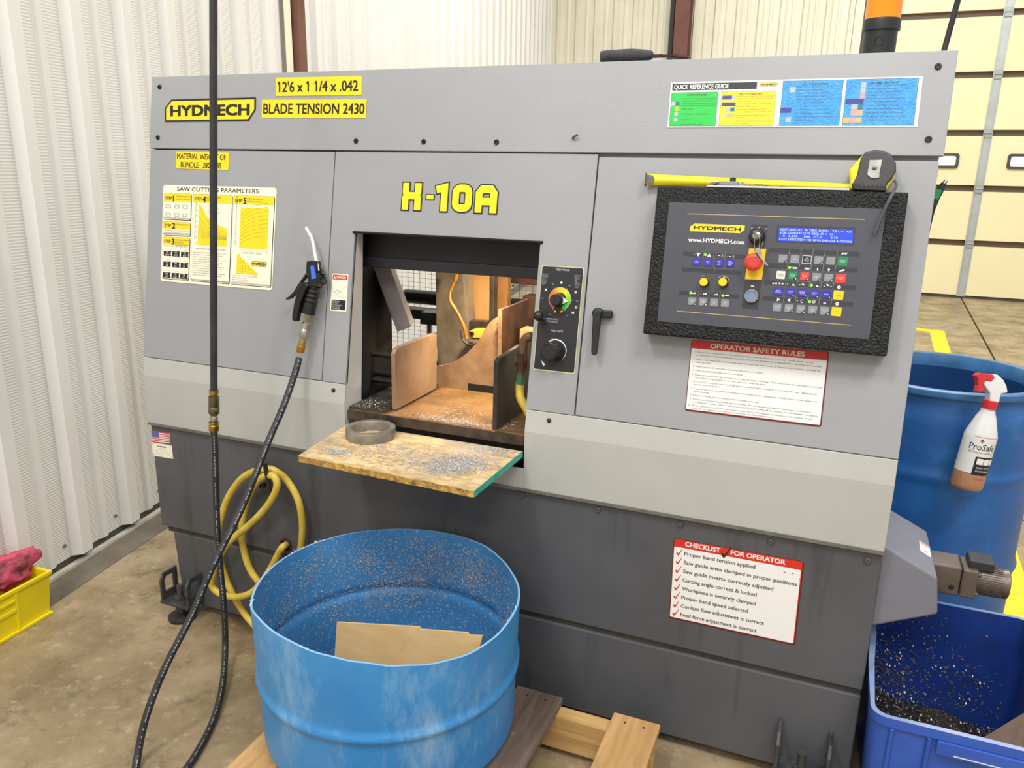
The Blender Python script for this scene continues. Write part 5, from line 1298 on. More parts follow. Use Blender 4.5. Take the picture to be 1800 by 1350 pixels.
# yellow hose coiled on the hook
YR = 0.0098
Yc = Y0-0.022
pth = [(487, 893, Y0-0.004), (470, 905, Yc), (450, 935, Yc), (412, 1010, Yc), (362, 1088, Yc-0.02), (300, 1148, Yc-0.03), (220, 1168, Yc-0.03), (140, 1150, Yc-0.03), (97, 1108, Yc-0.03), (103, 1050, Yc-0.035), (130, 975, Yc-0.035), (175, 895, Yc-0.035), (225, 845, Yc-0.035), (300, 783, Yc-0.035), (380, 700, Yc-0.04), (430, 620, Yc-0.045), (440, 560, Yc-0.045), (412, 527, Yc-0.042), (352, 545, Yc-0.035), (302, 618, Yc-0.01), (272, 700, Yc), (256, 800, Yc), (262, 900, Yc), (293, 1010, Yc), (342, 1085, Yc), (392, 1128, Yc), (450, 1150, Yc), (510, 1120, Yc), (548, 1040, Yc), (560, 950, Yc), (573, 860, Yc), (573, 760, Yc), (548, 645, Yc), (490, 550, Yc), (430, 503, Yc-0.018), (388, 493, Yc-0.022), (330, 502, Yc-0.022), (250, 548, Yc-0.01), (178, 655, Yc), (134, 800, Yc), (132, 920, Yc), (155, 1025, Yc-0.004), (195, 1130, Yc-0.004), (250, 1225, Yc-0.004), (308, 1303, Yc-0.005)]
p3 = yy(cH, pth)
q = p3[-1]; p3 += [Vector((q.x+0.10, q.y-0.02, max(YR+0.001, q.z-0.07))), Vector((q.x+0.26, q.y-0.015, YR+0.001)), Vector((q.x+0.45, q.y-0.01, YR+0.001))]
obj('coolant_hose', MB().tube(spline(p3, 5), YR, 12), YHOSE, smooth=60, label='yellow hose looped over the hook on the charcoal cabinet', cat='hose')

# ================================================================== BOARD, RING, CHIPS
OSB = mat('osb_board', (206, 172, 112), 0.6)
def osb_nodes(m):
    N, L, b = nodes_of(m)
    tc = N.new('ShaderNodeTexCoord'); prev = None
    for k, (rot, sc, cols) in enumerate((((0, 0, 0.5), (26, 95, 60), ((214, 184, 136), (228, 204, 158))), ((0, 0, -0.7), (30, 110, 60), ((192, 156, 104), (214, 182, 128))), ((0, 0, 1.5), (24, 90, 60), ((196, 166, 120), (226, 200, 152))))):
        mp = N.new('ShaderNodeMapping'); mp.inputs['Rotation'].default_value = rot; mp.inputs['Scale'].default_value = sc
        L.new(tc.outputs['Object'], mp.inputs['Vector'])
        v = N.new('ShaderNodeTexVoronoi'); v.inputs['Scale'].default_value = 1.0; L.new(mp.outputs[0], v.inputs['Vector'])
        se = N.new('ShaderNodeSeparateColor'); L.new(v.outputs['Color'], se.inputs[0])
        mx = N.new('ShaderNodeMix'); mx.data_type = 'RGBA'; mx.inputs[6].default_value = lin(cols[0]); mx.inputs[7].default_value = lin(cols[1]); L.new(se.outputs[0], mx.inputs[0])
        if prev is None: prev = mx.outputs[2]
        else:
            m2 = N.new('ShaderNodeMix'); m2.data_type = 'RGBA'; g_ = N.new('ShaderNodeMath'); g_.operation = 'GREATER_THAN'; g_.inputs[1].default_value = 0.55
            L.new(se.outputs[1], g_.inputs[0]); L.new(g_.outputs[0], m2.inputs[0]); L.new(prev, m2.inputs[6]); L.new(mx.outputs[2], m2.inputs[7]); prev = m2.outputs[2]
    L.new(prev, b.inputs['Base Color'])
osb_nodes(OSB)
add_layer(OSB, (142, 126, 106), 9, 0.46, 0.66, detail=8, rough=0.7, fac=0.75)
ZBD = 0.700
bc = [on_z(*q, ZBD) for q in ((525, 798), (828, 864), (918, 791), (612, 746))]
bx0, bx1, by0 = -1.082, -0.631, (bc[0].y+bc[1].y)/2
bd = MB(); th = 0.0145
top = []; nseg = 40
front = [(bx0+(bx1-bx0)*i/nseg, by0+0.018*(0.5-i/nseg)+random.uniform(-0.0016, 0.0016)) for i in range(nseg+1)]
poly = front + [(bx1+0.004, Y0-0.004), (bx0-0.028, Y0-0.004)]
bd.prism(poly, ZBD-th, ZBD)
board = obj('osb_board', bd, OSB, label='square of chipboard sticking out below the saw table', cat='board')
obj('painted_edge', MB().add([(front[-1][0]+0.0003, front[-1][1], ZBD-th), (bx1+0.0043, Y0-0.004, ZBD-th), (bx1+0.0043, Y0-0.004, ZBD), (front[-1][0]+0.0003, front[-1][1], ZBD), (front[-1][0]+0.0015, front[-1][1], ZBD-th), (bx1+0.0055, Y0-0.004, ZBD-th), (bx1+0.0055, Y0-0.004, ZBD), (front[-1][0]+0.0015, front[-1][1], ZBD)], [(0, 1, 2, 3), (4, 5, 6, 7), (0, 4, 5, 1), (1, 5, 6, 2), (2, 6, 7, 3), (3, 7, 4, 0)]), mat('teal_edge_paint', (62, 176, 158), 0.5, col2=(44, 150, 134), vs=30, bump=0.4, bs=120), board, label='teal painted edge')
obj('edge_fibre', MB().prism([(x, y-0.001) for x, y in front]+[(x, y+0.001) for x, y in front[::-1]], ZBD-th-0.001, ZBD-0.0015), mat('osb_edge', (206, 164, 76), 0.7, col2=(120, 92, 52), vs=70, bump=0.8, bs=200), board)
# steel ring
cR = crop(500, 660, 3.913)
r0 = on_z(*cR(443, 365), ZBD+0.026); r1 = on_z(*cR(772, 322), ZBD+0.026)
rc = (r0+r1)/2; rad = (r1-r0).length/2
rc.y = min(rc.y, Y0-0.006-rad) if rc.y+rad > Y0-0.004 else rc.y
obj('steel_ring', MB().lathe([(rad*0.76, 0.0), (rad*0.985, 0.0), (rad, 0.0015), (rad, 0.024), (rad*0.985, 0.0255), (rad*0.78, 0.0255), (rad*0.76, 0.024), (rad*0.76, 0.0)], 48, 0, Matrix.Translation((rc.x, rc.y, ZBD)), cap=False), mat('ring_steel', (152, 147, 136), 0.45, 0.45, col2=(128, 122, 112), vs=30), smooth=40, label='short cut-off ring of steel tube lying on the chipboard', cat='ring')
CHIP = mat('steel_chip', (216, 217, 220), 0.4, 0.1, col2=(138, 139, 144), vs=300)
CHIPB = mat('brown_chip', (176, 172, 168), 0.35, 0.7, col2=(96, 84, 76), vs=300)
def chips(name, sampler, n, size, m, parent=None, **k):
    mb = MB()
    for _ in range(n):
        p = sampler()
        if p is None: continue
        c, nrm = p if isinstance(p, tuple) else (p, Vector((0, 0, 1)))
        s = size*random.uniform(0.5, 1.4); a = random.uniform(0, 6.283)
        t = nrm.orthogonal().normalized(); b = nrm.cross(t); d = t*math.cos(a)+b*math.sin(a); w = (b*math.cos(a)-t*math.sin(a))*s*0.17
        curl = random.uniform(0.2, 0.9)
        P = [c-d*s*0.5+nrm*s*0.05, c+nrm*s*curl*0.5, c+d*s*0.5+nrm*s*0.08]
        v = []
        for q in P: v += [q-w, q+w]
        mb.add(v, [(0, 1, 3, 2), (2, 3, 5, 4)])
    return obj(name, mb, m, parent, kind='stuff', **k)
def blob(cx, cy, sx, sy): return Vector((random.gauss(cx, sx), random.gauss(cy, sy), ZBD+0.0005))
cl = [(cR(360, 530), 0.020, 0.012, 0.05), (cR(1080, 640), 0.03, 0.022, 0.10), (cR(1250, 600), 0.035, 0.03, 0.22), (cR(1400, 500), 0.045, 0.03, 0.26), (cR(1200, 440), 0.03, 0.02, 0.10), (cR(900, 560), 0.06, 0.05, 0.13), (cR(640, 500), 0.05, 0.05, 0.07), (cR(900, 380), 0.05, 0.02, 0.07)]
def board_chip():
    r = random.random(); acc = 0
    for q, sx, sy, w in cl:
        acc += w
        if r <= acc: break
    c = on_z(*q, ZBD); p = blob(c.x, c.y, sx, sy)
    if not (bx0 < p.x < bx1-0.004 and by0+0.012 < p.y < Y0-0.012): return None
    return p
chips('metal_chips', board_chip, 5200, 0.0044, CHIP, label='silver steel chips scattered over the chipboard', cat='steel chips')
def table_chip():
    q = random.choice(((1150, 310, .045, .015), (1250, 330, .05, .012), (1000, 290, .05, .012), (1520, 340, .02, .03), (560, 220, .03, .03), (1180, 250, .05, .03)))
    c = on_z(*cR(q[0], q[1]), tzt); p = Vector((random.gauss(c.x, q[2]), random.gauss(c.y, q[3]), tzt+0.001))
    if p.y < Y0+0.015 or not OXL+0.01 < p.x < OXR-0.01: return None
    if p.x < -1.0: p.z += 0.006
    return p
chips('metal_chips', table_chip, 1100, 0.0040, CHIP, label='steel chips along the front of the lit saw table', cat='steel chips')

# ================================================================== THINGS ON TOP OF THE SAW AND CONSOLE
# scraper
cS = crop(540, 0, 2.571)
YS = yp(tz)+0.030
def SP(x, y): return on_y(*cS(x, y), YS)
a, b = SP(1325, 250), SP(1562, 262)
a.z = b.z = tz+0.0155
sc = empty('scraper', (b.x, YS, tz), 'old scraper with grey-black foam grip lying on top of the saw', 'scraper')
d = b-a; L_ = d.length
gp_ = [(0.004, 0), (0.012, 0.002), (0.0135, 0.012), (0.0145, 0.05), (0.0148, L_*0.6), (0.0125, L_*0.82), (0.0095, L_*0.97), (0.006, L_)]
obj('grip', MB().lathe(gp_, 20, 0, axes(a, d)), mat('foam_grip', (66, 66, 68), 0.8, col2=(44, 44, 46), vs=40, bump=0.5, bs=200), sc, smooth=50)
e = SP(1732, 270); e.z = tz+0.004
obj('blade', MB().box((b.x-0.004, YS-0.006, tz+0.010), (b.x+0.022, YS+0.006, tz+0.016)).add([(b.x+0.02, YS-0.006, tz+0.0145), (b.x+0.05, YS-0.028, tz+0.0125), (e.x, YS-0.03, tz+0.0075), (e.x, YS+0.03, tz+0.0075), (b.x+0.05, YS+0.028, tz+0.0125), (b.x+0.02, YS+0.006, tz+0.0145),
    (b.x+0.02, YS-0.006, tz+0.011), (b.x+0.05, YS-0.028, tz+0.008), (e.x, YS-0.03, tz+0.003), (e.x, YS+0.03, tz+0.003), (b.x+0.05, YS+0.028, tz+0.008), (b.x+0.02, YS+0.006, tz+0.011)], [(0, 1, 2, 3, 4, 5), (11, 10, 9, 8, 7, 6)]+[(i, 6+i, 6+(i+1) % 6, (i+1) % 6) for i in range(6)]), RUSTM, sc)
# tape measure on the console top
cT = crop(1480, 0, 3.972)
NT = 0.030
def tp(x, y, n=NT): return PANEL.hit(*cT(x, y), n)
tv = cv1+0.0012
tm = empty('tape_measure', PANEL.at(tp(210, 1300).x, tv, NT), 'black and yellow tape measure pulled open along the top of the console', 'tape measure')
OUT = [(55, 1300), (90, 1312), (305, 1322), (320, 1290), (362, 1230), (378, 1180), (378, 1120), (345, 1060), (300, 1035), (230, 1030), (170, 1040), (130, 1080), (85, 1130), (50, 1170), (60, 1230)]
P = [tp(*q) for q in OUT]
lowest = min(p.y for p in P); sh_ = tv-lowest
P = [(p.x, p.y+sh_) for p in P]
def fixp(P):
    A = sum(P[i][0]*P[(i+1) % len(P)][1]-P[(i+1) % len(P)][0]*P[i][1] for i in range(len(P)))
    return P if A > 0 else P[::-1]
TYEL = mat('tape_case_yellow', (232, 216, 32), 0.35)
TGRY = mat('tape_case_grey', (62, 62, 64), 0.5, bump=0.2, bs=300)
obj('case', MB().prism(fixp(P), 0.008, 0.042, 0, PT), TYEL, tm, bevel=0.006, seg=3, label='yellow case shell')
G = [(132, 1090), (165, 1043), (230, 1031), (300, 1037), (343, 1062), (377, 1122), (378, 1178), (352, 1230), (320, 1262), (308, 1290), (305, 1321), (90, 1311), (68, 1296), (80, 1255), (105, 1210), (120, 1140)]
Gp = [tp(x, y) for x, y in G]; Gp = [(p.x, p.y+sh_) for p in Gp]
obj('rubber_grip', MB().prism(fixp(Gp), 0.006, 0.046, 0, PT), TGRY, tm, bevel=0.004, seg=3)
Bm = [(66, 1262), (310, 1275), (308, 1320), (80, 1310)]
Bp = [tp(x, y) for x, y in Bm]; Bp = [(p.x, p.y+sh_) for p in Bp]
obj('foot_strip', MB().prism(fixp(Bp), 0.004, 0.0475, 0, PT), BLACKP, tm, bevel=0.002)
for i in range(6):
    q = tp(140+30*i, 1278); T = PANEL.mat(q.x, q.y+sh_, 0.0475)
    obj('grip_rib', MB().prism(rr(0.005, 0.006, 0.002, 3), 0, 0.0016, 0, T), TGRY, tm)
Cp = [tp(x, y) for x, y in ((192, 1105), (282, 1102), (262, 1195), (262, 1225), (235, 1233), (200, 1228), (175, 1205))]; Cp = [(p.x, p.y+sh_) for p in Cp]
clp = obj('belt_clip', MB().prism(fixp(Cp), 0.0465, 0.0482, 0, PT), STEEL, tm, bevel=0.0006)
q = tp(227, 1160); obj('clip_screw', MB().lathe([(0.0045, 0), (0.0045, 0.001), (0.0025, 0.002)], 14, 0, PANEL.mat(q.x, q.y+sh_, 0.0482)), DSTEEL, tm, smooth=40)
for x in (210, 275):
    q = tp(x, 1040); obj('top_tab', MB().prism(rr(0.008, 0.005, 0.001, 2), 0.010, 0.040, 0, PANEL.mat(q.x, q.y+sh_-0.001, 0)), LGREY, tm)
# the blade of the tape, curved across its width
cV = crop(1120, 240, 3.6)
bl = PANEL.hit(*cV(60, 265), 0.018); br_ = P[0][0] if False else tp(70, 1285).x
mb = MB(); nU = 24; nV = 6
for i in range(nU+1):
    t = i/nU; u = bl.x+(br_-bl.x)*t
    ztilt = 0.0245 - 0.009*t
    for j in range(nV+1):
        s_ = j/nV-0.5
        vv = tv + 0.003 + 0.004*(1-t) + (j/nV)*ztilt*0.92
        nn = 0.016 + 0.006*(1-(2*s_)**2) + 0.004*t
        mb.v.append(tuple(PANEL.at(u, vv, nn)))
for i in range(nU):
    for j in range(nV): mb.f.append((i*(nV+1)+j, (i+1)*(nV+1)+j, (i+1)*(nV+1)+j+1, i*(nV+1)+j+1)); mb.mi.append(0)
TBL = mat('tape_yellow', (226, 212, 36), 0.35); add_layer(TBL, (40, 38, 20), 22, 0.60, 0.66, stretch=(0.25, 1, 1.6), detail=8, rough=0.7, fac=0.9)
obj('tape_blade', mb, TBL, tm, smooth=60, label='yellow steel tape blade')
obj('end_hook', MB().box((bl.x-0.0022, tv+0.003, 0.014), (bl.x-0.0005, tv+0.0305, 0.026), 0, PT).prism([(bl.x-0.001, tv+0.006), (bl.x+0.016, tv+0.011), (bl.x+0.018, tv+0.018), (bl.x+0.014, tv+0.025), (bl.x-0.001, tv+0.028)], 0.0222, 0.0232, 0, PT), DSTEEL, tm)
s3 = [(368, 1262, .050), (380, 1290, .058), (362, 1335, .066), (330, 1400, .070), (285, 1490, .068), (225, 1635, .064)]
cc = lambda x, y: cT(x, y)
sp = [PANEL.at(*PANEL.hit(*cc(x, y), n), n) for x, y, n in s3]
obj('wrist_strap', MB().tube(spline(sp, 6), [0.0026]*13+[0.0036]*18, 8), mat('strap_grey', (74, 74, 78), 0.4), tm, smooth=50)
# caliper
def cp(x, y, n): u = PANEL.hit(*cV(x, y), n); return u
NC2 = 0.042
q0, q1 = cp(505, 318, NC2), cp(1345, 330, NC2)
cal = empty('caliper', PANEL.at(q0.x+0.05, tv, NC2), 'grey steel caliper lying on the console in front of the tape blade', 'caliper')
obj('beam', MB().box((q0.x-0.02, tv, 0.036), (q1.x, tv+0.0042, 0.049), 0, PT), mat('caliper_beam', (186, 188, 194), 0.3, 0.7), cal, bevel=0.0006)
obj('slider', MB().box((q0.x+0.004, tv+0.0045, 0.033), (q0.x+0.042, tv+0.0125, 0.050), 0, PT), mat('caliper_grey', (128, 130, 134), 0.4, 0.4), cal, bevel=0.001)
obj('lock_screw', MB().lathe([(0.006, 0), (0.006, 0.007), (0.005, 0.008)], 14, 0, Matrix.Translation(PANEL.at(q0.x+0.030, tv+0.0125, 0.041)) @ PANEL.mat().to_3x3().to_4x4() @ Matrix.Rotation(R_(-90), 4, 'X')), DKSTEEL, cal, smooth=40)
jw = [(-0.024, 0.0), (-0.022, 0.006), (-0.014, 0.0105), (0.0, 0.0115), (0.0, 0.008), (-0.008, 0.0068), (-0.015, 0.0025), (-0.016, 0.0)]
obj('jaw', MB().prism(fixp([(q0.x+0.004+x, tv+y) for x, y in jw]), 0.036, 0.048, 0, PT), DSTEEL, cal, bevel=0.0006)
obj('thumb_roller', MB().lathe([(0.004, 0), (0.004, 0.008)], 14, 0, PANEL.mat(q0.x+0.050, tv+0.0085, 0.036)).box((q0.x+0.042, tv+0.0045, 0.036), (q0.x+0.056, tv+0.0085, 0.047), 0, PT), mat('caliper_grey', (128, 130, 134)), cal, smooth=40)
# keys on a ring, hanging from the key switch
kr = empty('key_ring', PANEL.at(*PANEL.hit(*k1(935, 395), NF+0.018), NF+0.018), 'ring with small steel keys hanging from the console key switch', 'keys')
def KP(x, y, n): return PANEL.at(*PANEL.hit(*k1(x, y), n), n)
T = PANEL.mat(0, 0, 0)
P = [PANEL.hit(*k1(x, y), NF+0.024) for x, y in ((893, 350), (915, 335), (962, 400), (940, 420))]
obj('key', MB().prism(fixp([(p.x, p.y) for p in P]), NF+0.0185, NF+0.0215, 0, PT), DSTEEL, kr, bevel=0.0006)
obj('split_ring', MB().tube([KP(x, y, NF+0.024) for x, y in ((918, 410), (914, 470), (920, 530), (938, 560), (958, 540), (985, 470), (992, 435))], 0.0009, 6).tube([KP(x, y, NF+0.025) for x, y in ((958, 400), (964, 440), (955, 500), (945, 530))], 0.0009, 6), STEEL, kr, smooth=60)
P = [PANEL.hit(*k1(x, y), NF+0.030) for x, y in ((930, 505), (955, 500), (985, 545), (975, 572), (1040, 655), (1030, 665), (958, 580), (935, 540))]
obj('key', MB().prism(fixp([(p.x, p.y) for p in P]), NF+0.0295, NF+0.0312, 0, PT), STEEL, kr, bevel=0.0003)
obj('key_tag', MB().prism(fixp([(p.x, p.y) for p in [PANEL.hit(*k1(x, y), NF+0.030) for x, y in ((925, 535), (950, 545), (965, 595), (940, 585))]]), NF+0.0285, NF+0.0293, 0, PT), DKSTEEL, kr)
# dark cable behind, and the green-banded cable end at the right edge
cW = crop(1560, 300, 3.972)
def WP(x, y, Y=1.86): return on_y(*cW(x, y), Y)
ce = empty('cable_end', WP(300, 330), 'dark cable end with a green band and bright tip behind the right door', 'cable')
obj('sleeve', MB().tube([WP(272, 470), WP(292, 370), WP(312, 270), WP(340, 180), WP(365, 140), WP(395, 88)], [0.004, 0.0045, 0.006, 0.0085, 0.0075, 0.0055], 10), DKSTEEL, ce, smooth=50)
obj('green_band', MB().tube([WP(322, 196), WP(352, 128)], 0.0105, 12), flat('band_green', (20, 150, 84), 0.35), ce, smooth=40, label='green band')
obj('tip', MB().tube([WP(393, 92), WP(408, 72), WP(416, 64)], [0.0048, 0.0040, 0.0022], 10), STEEL, ce, smooth=50, label='bright metal tip')
pw = [on_y(1684, 0, 2.9), on_y(1660, 87, 2.9)]
d = pw[1]-pw[0]
obj('power_cable', MB().tube([pw[0]-d*3.4, pw[0]-d, pw[0], pw[1], pw[1]+d*1.6, pw[1]+d*3.0+Vector((0, 0, -0.05)), Vector((pw[1].x-0.72, 2.78, 0.9)), Vector((pw[1].x-0.80, 2.7, 0.012))], 0.0085, 8), DKSTEEL, smooth=50, label='dark cable slanting down behind the right end of the saw', cat='cable')
# ================================================================== FRONT BARREL ON ITS PALLET
BLUD = mat('blue_barrel_plastic', (66, 146, 206), 0.42, col2=(48, 126, 190), vs=3, bump=0.1, bs=60)
add_layer(BLUD, (164, 196, 216), 4.0, 0.53, 0.74, stretch=(1.6, 1.6, 0.55), detail=9, rough=0.78, fac=0.6)
add_layer(BLUD, (40, 84, 128), 12.0, 0.64, 0.78, stretch=(1, 1, 0.3), detail=8, rough=0.7, fac=0.6)
BLUI = mat('blue_barrel_inside', (72, 142, 200), 0.5, col2=(58, 124, 182), vs=3, bump=0.1, bs=60)
add_layer(BLUI, (150, 150, 150), 6.5, 0.55, 0.70, detail=9, rough=0.78, fac=0.6)
add_layer(BLUI, (196, 190, 180), 150.0, 0.60, 0.66, detail=2, fac=0.6)
cx, cy, cr = -0.812, 1.316, 0.286
ZP = 0.125
rimz = {-180: .464, -148: .462, -118: .487, -102: .486, -83: .478, -70: .471, -56: .460, -41: .450, -26: .444, -13: .446, 4: .452, 20: .452, 41: .448, 52: .454, 68: .461, 86: .461, 105: .461, 122: .461, 145: .463, 171: .464, 180: .464}
ks_ = sorted(rimz)
def rz(deg):
    deg = (deg+180) % 360-180
    for a, b in zip(ks_[:-1], ks_[1:]):
        if a <= deg <= b:
            t = (deg-a)/(b-a); t = t*t*(3-2*t); return rimz[a]+(rimz[b]-rimz[a])*t
    return .464
def barrel_wall(mb, r_of_z, zs, rim, seg, inner=False, mi=0):
    v = []
    for z in zs:
        for k in range(seg):
            a = 360*k/seg-180; top_ = rim(a); zz = ZP+(top_-ZP)*z
            r = r_of_z(zz); v.append((cx+r*math.cos(R_(a)), cy+r*math.sin(R_(a)), zz))
    f = []
    for i in range(len(zs)-1):
        for k in range(seg):
            q = (i*seg+k, i*seg+(k+1) % seg, (i+1)*seg+(k+1) % seg, (i+1)*seg+k)
            f.append(q[::-1] if inner else q)
    n0 = len(mb.v); mb.add(v, f, mi); return n0
def rad_(z, off=0.0):
    r = cr - 0.010*max(0, (0.46-z)/0.34)
    r += 0.007*math.exp(-((z-0.300)/0.009)**2)
    if z < ZP+0.03: r -= 0.02*((ZP+0.03-z)/0.03)**2
    return r+off
zs_ = [i/44 for i in range(45)]; SEG = 96
mb = MB()
barrel_wall(mb, lambda z: rad_(z), zs_, rz, SEG)
n1 = barrel_wall(mb, lambda z: rad_(z, -0.0045), zs_, rz, SEG, True, 1)
t0 = 44*SEG
mb.f += [(t0+k, t0+(k+1) % SEG, n1+t0+(k+1) % SEG, n1+t0+k) for k in range(SEG)]; mb.mi += [2]*SEG
mb.f += [tuple(range(SEG))[::-1], tuple(range(n1, n1+SEG))]; mb.mi += [0, 1]
barrel = obj('barrel', mb, [BLUD, BLUI, mat('cut_plastic_edge', (128, 176, 214), 0.5)], smooth=50, label='cut-down light blue plastic barrel in front of the saw with cardboard inside', cat='barrel')
mb = MB()
for k in range(46):
    a = random.choice((-102, -95, -90, 158, 165, 175, -140, 5, 10))+random.uniform(-6, 6); z = rz(a)
    p = Vector((cx+(cr-0.002)*math.cos(R_(a)), cy+(cr-0.002)*math.sin(R_(a)), z-0.001))
    q = p+Vector((random.uniform(-.005, .005), random.uniform(-.005, .005), random.uniform(0.001, 0.005))); w = Vector((0.0012, 0.0006, 0.0))
    mb.add([p-w, p+w, q+w*0.5, q-w*0.5], [(0, 1, 2, 3)])
obj('cut_burrs', mb, mat('burr_white', (206, 222, 232), 0.5), barrel, kind='stuff')
# cardboard standing inside
CARD = mat('cardboard', (208, 176, 126), 0.7, col2=(194, 160, 108), vs=9, stretch=(1, 1, 3)); add_layer(CARD, (128, 92, 48), 5, 0.60, 0.66, detail=5, fac=0.75)
YCd = 1.235
pp = [on_y(*q, YCd) for q in ((592, 1094), (735, 1104), (737, 1108), (820, 1115), (822, 1119), (846, 1120), (846, 1200), (575, 1200))]
zb_ = ZP+0.02
P = [Vector((p.x, p.y, p.z)) for p in pp[:6]] + [Vector((pp[5].x-0.05, YCd-0.02, zb_)), Vector((pp[0].x, YCd-0.02, zb_))]
P = [Vector((p.x, p.y+0.10*(p.z-0.40), p.z)) for p in P]
mb = MB(); n = len(P); mb.add([tuple(p) for p in P]+[(p.x, p.y+0.004, p.z) for p in P], [tuple(range(n)), tuple(range(2*n-1, n-1, -1))]+[(i, n+i, n+(i+1) % n, (i+1) % n) for i in range(n)])
obj('cardboard', mb, CARD, label='stained piece of brown cardboard standing inside the cut-down barrel', cat='cardboard')
clouds = [(random.gauss(72, 38), random.uniform(0.25, 0.42)) for _ in range(15)] + [(165, 0.40), (178, 0.34), (150, 0.28)]
def inner_chip():
    c = random.choice(clouds)
    a = R_(random.gauss(c[0], 8)); z = random.gauss(c[1], 0.028); r = rad_(z, -0.0052)
    if not 0.16 < z < 0.445: return None
    p = Vector((cx+r*math.cos(a), cy+r*math.sin(a), z)); return (p, Vector((-math.cos(a), -math.sin(a), 0.05)).normalized())
chips('metal_chips', inner_chip, 5200, 0.0034, mat('dusty_chip', (206, 204, 200), 0.5, 0.1, col2=(150, 148, 146), vs=300), label='steel chips stuck to the inside of the cut-down barrel', cat='steel chips')
# pallet
WOODL = mat('light_pine', (208, 174, 116), 0.6, col2=(176, 132, 72), vs=5, stretch=(0.6, 8, 8)); add_layer(WOODL, (112, 78, 40), 4, 0.62, 0.72, stretch=(0.4, 8, 8), detail=6, fac=0.7)
WOODM = mat('tan_deck_board', (202, 162, 108), 0.6, col2=(174, 132, 82), vs=6, stretch=(9, 0.6, 9)); add_layer(WOODM, (120, 92, 66), 5, 0.55, 0.72, stretch=(2, 1, 2), detail=8, fac=0.6)
WOODD = mat('weathered_deck_board', (122, 104, 92), 0.7, col2=(88, 70, 58), vs=6, stretch=(9, 0.6, 9), bump=0.2, bs=90); add_layer(WOODD, (170, 140, 120), 40, 0.66, 0.74, stretch=(2, 0.5, 2), fac=0.6)
pal = empty('pallet', (-0.70, 1.0, 0.0), 'wooden pallet with a gap between boards, under the cut-down barrel', 'pallet')
PYF = 1.545; py0 = 0.48
def zt(px, py, z=ZP): return on_z(px, py, z)
bds = [(-1.052, -0.955, WOODM), (-0.90, -0.80, WOODM), (-0.77, -0.67, WOODD), (-0.595, -0.478, WOODD), (-0.352, -0.243, WOODM)]
for i, (a, b, m) in enumerate(bds):
    j = random.uniform(-0.008, 0.008)
    obj('deck_board', MB().box((a, py0+j, ZP-0.019), (b, PYF-0.004+j*0.5, ZP-0.0005)), m, pal, bevel=0.002)
for y in (py0+0.02, (py0+PYF)/2, PYF-0.048):
    obj('stringer', MB().box((-1.045, y, 0.0165), (-0.248, y+0.040, ZP-0.0195)), WOODL, pal, bevel=0.002)
for a, b in ((-1.045, -0.95), (-0.79, -0.67), (-0.352, -0.25)):
    obj('bottom_board', MB().box((a, py0, 0.0004), (b, PYF-0.01, 0.016)), WOODD, pal, bevel=0.002)
mb = MB()
for (a, b, m) in bds:
    for y in (py0+0.04, (py0+PYF)/2+0.02, PYF-0.028):
        for t in (0.3, 0.7): mb.lathe([(0.0028, 0), (0.0028, 0.0006)], 8, 0, Matrix.Translation((a+(b-a)*t, y, ZP-0.0004)))
obj('nail_heads', mb, RUSTM, pal, kind='stuff')

# ================================================================== RIGHT BARREL AND SPRAY BOTTLE
BR = (0.318, 2.43); RB = 0.252; HB = 0.82
BLUR = mat('blue_drum_plastic', (34, 98, 168), 0.38, col2=(22, 78, 140), vs=2.5, bump=0.1, bs=60)
add_layer(BLUR, (66, 140, 200), 3.2, 0.55, 0.75, detail=8, rough=0.7, fac=0.6)
add_layer(BLUR, (40, 62, 84), 6.0, 0.60, 0.78, detail=8, rough=0.72, fac=0.6)
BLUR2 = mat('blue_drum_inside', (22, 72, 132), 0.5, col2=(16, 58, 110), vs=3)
BRIM = mat('blue_drum_rim', (70, 130, 184), 0.4, col2=(50, 96, 140), vs=9)
mb = MB(); T = Matrix.Translation((BR[0], BR[1], 0))
prof = [(RB-0.02, 0.0), (RB-0.004, 0.012), (RB, 0.03)]
for i in range(60):
    z = 0.04+i*0.0118
    prof.append((RB + 0.007*(math.exp(-((z-0.30)/0.012)**2)+math.exp(-((z-0.585)/0.012)**2)), z))
prof += [(RB-0.004, 0.755), (RB-0.010, 0.775), (RB-0.010, 0.801)]
mb.lathe(prof, 72, 0, T, cap=True)
rim = [(RB-0.010, 0.800), (RB+0.006, 0.802), (RB+0.008, 0.806), (RB+0.008, HB-0.003), (RB+0.004, HB), (RB-0.012, HB), (RB-0.015, HB-0.004), (RB-0.015, 0.780)]
rb = obj('barrel', mb, BLUR, smooth=40, label='tall dark blue barrel at the right with a spray bottle on its rim', cat='barrel')
rb.data.polygons  # closed shell below the rim
obj('barrel_rim', MB().lathe(rim, 72, 0, T, cap=False), BRIM, rb, smooth=40)
bmesh_ = bmesh.new(); bmesh_.from_mesh(rb.data)
bmesh_.faces.ensure_lookup_table()
bmesh.ops.delete(bmesh_, geom=[f for f in bmesh_.faces if len(f.verts) > 10 and f.calc_center_median().z > 0.3], context='FACES_ONLY')
bmesh_.to_mesh(rb.data); bmesh_.free()
obj('barrel_lining', MB().lathe([(0.0001, 0.03), (RB-0.03, 0.03), (RB-0.012, 0.06), (RB-0.012, 0.55), (RB-0.015, 0.780)], 72, 0, T, cap=False), BLUR2, rb, smooth=40)
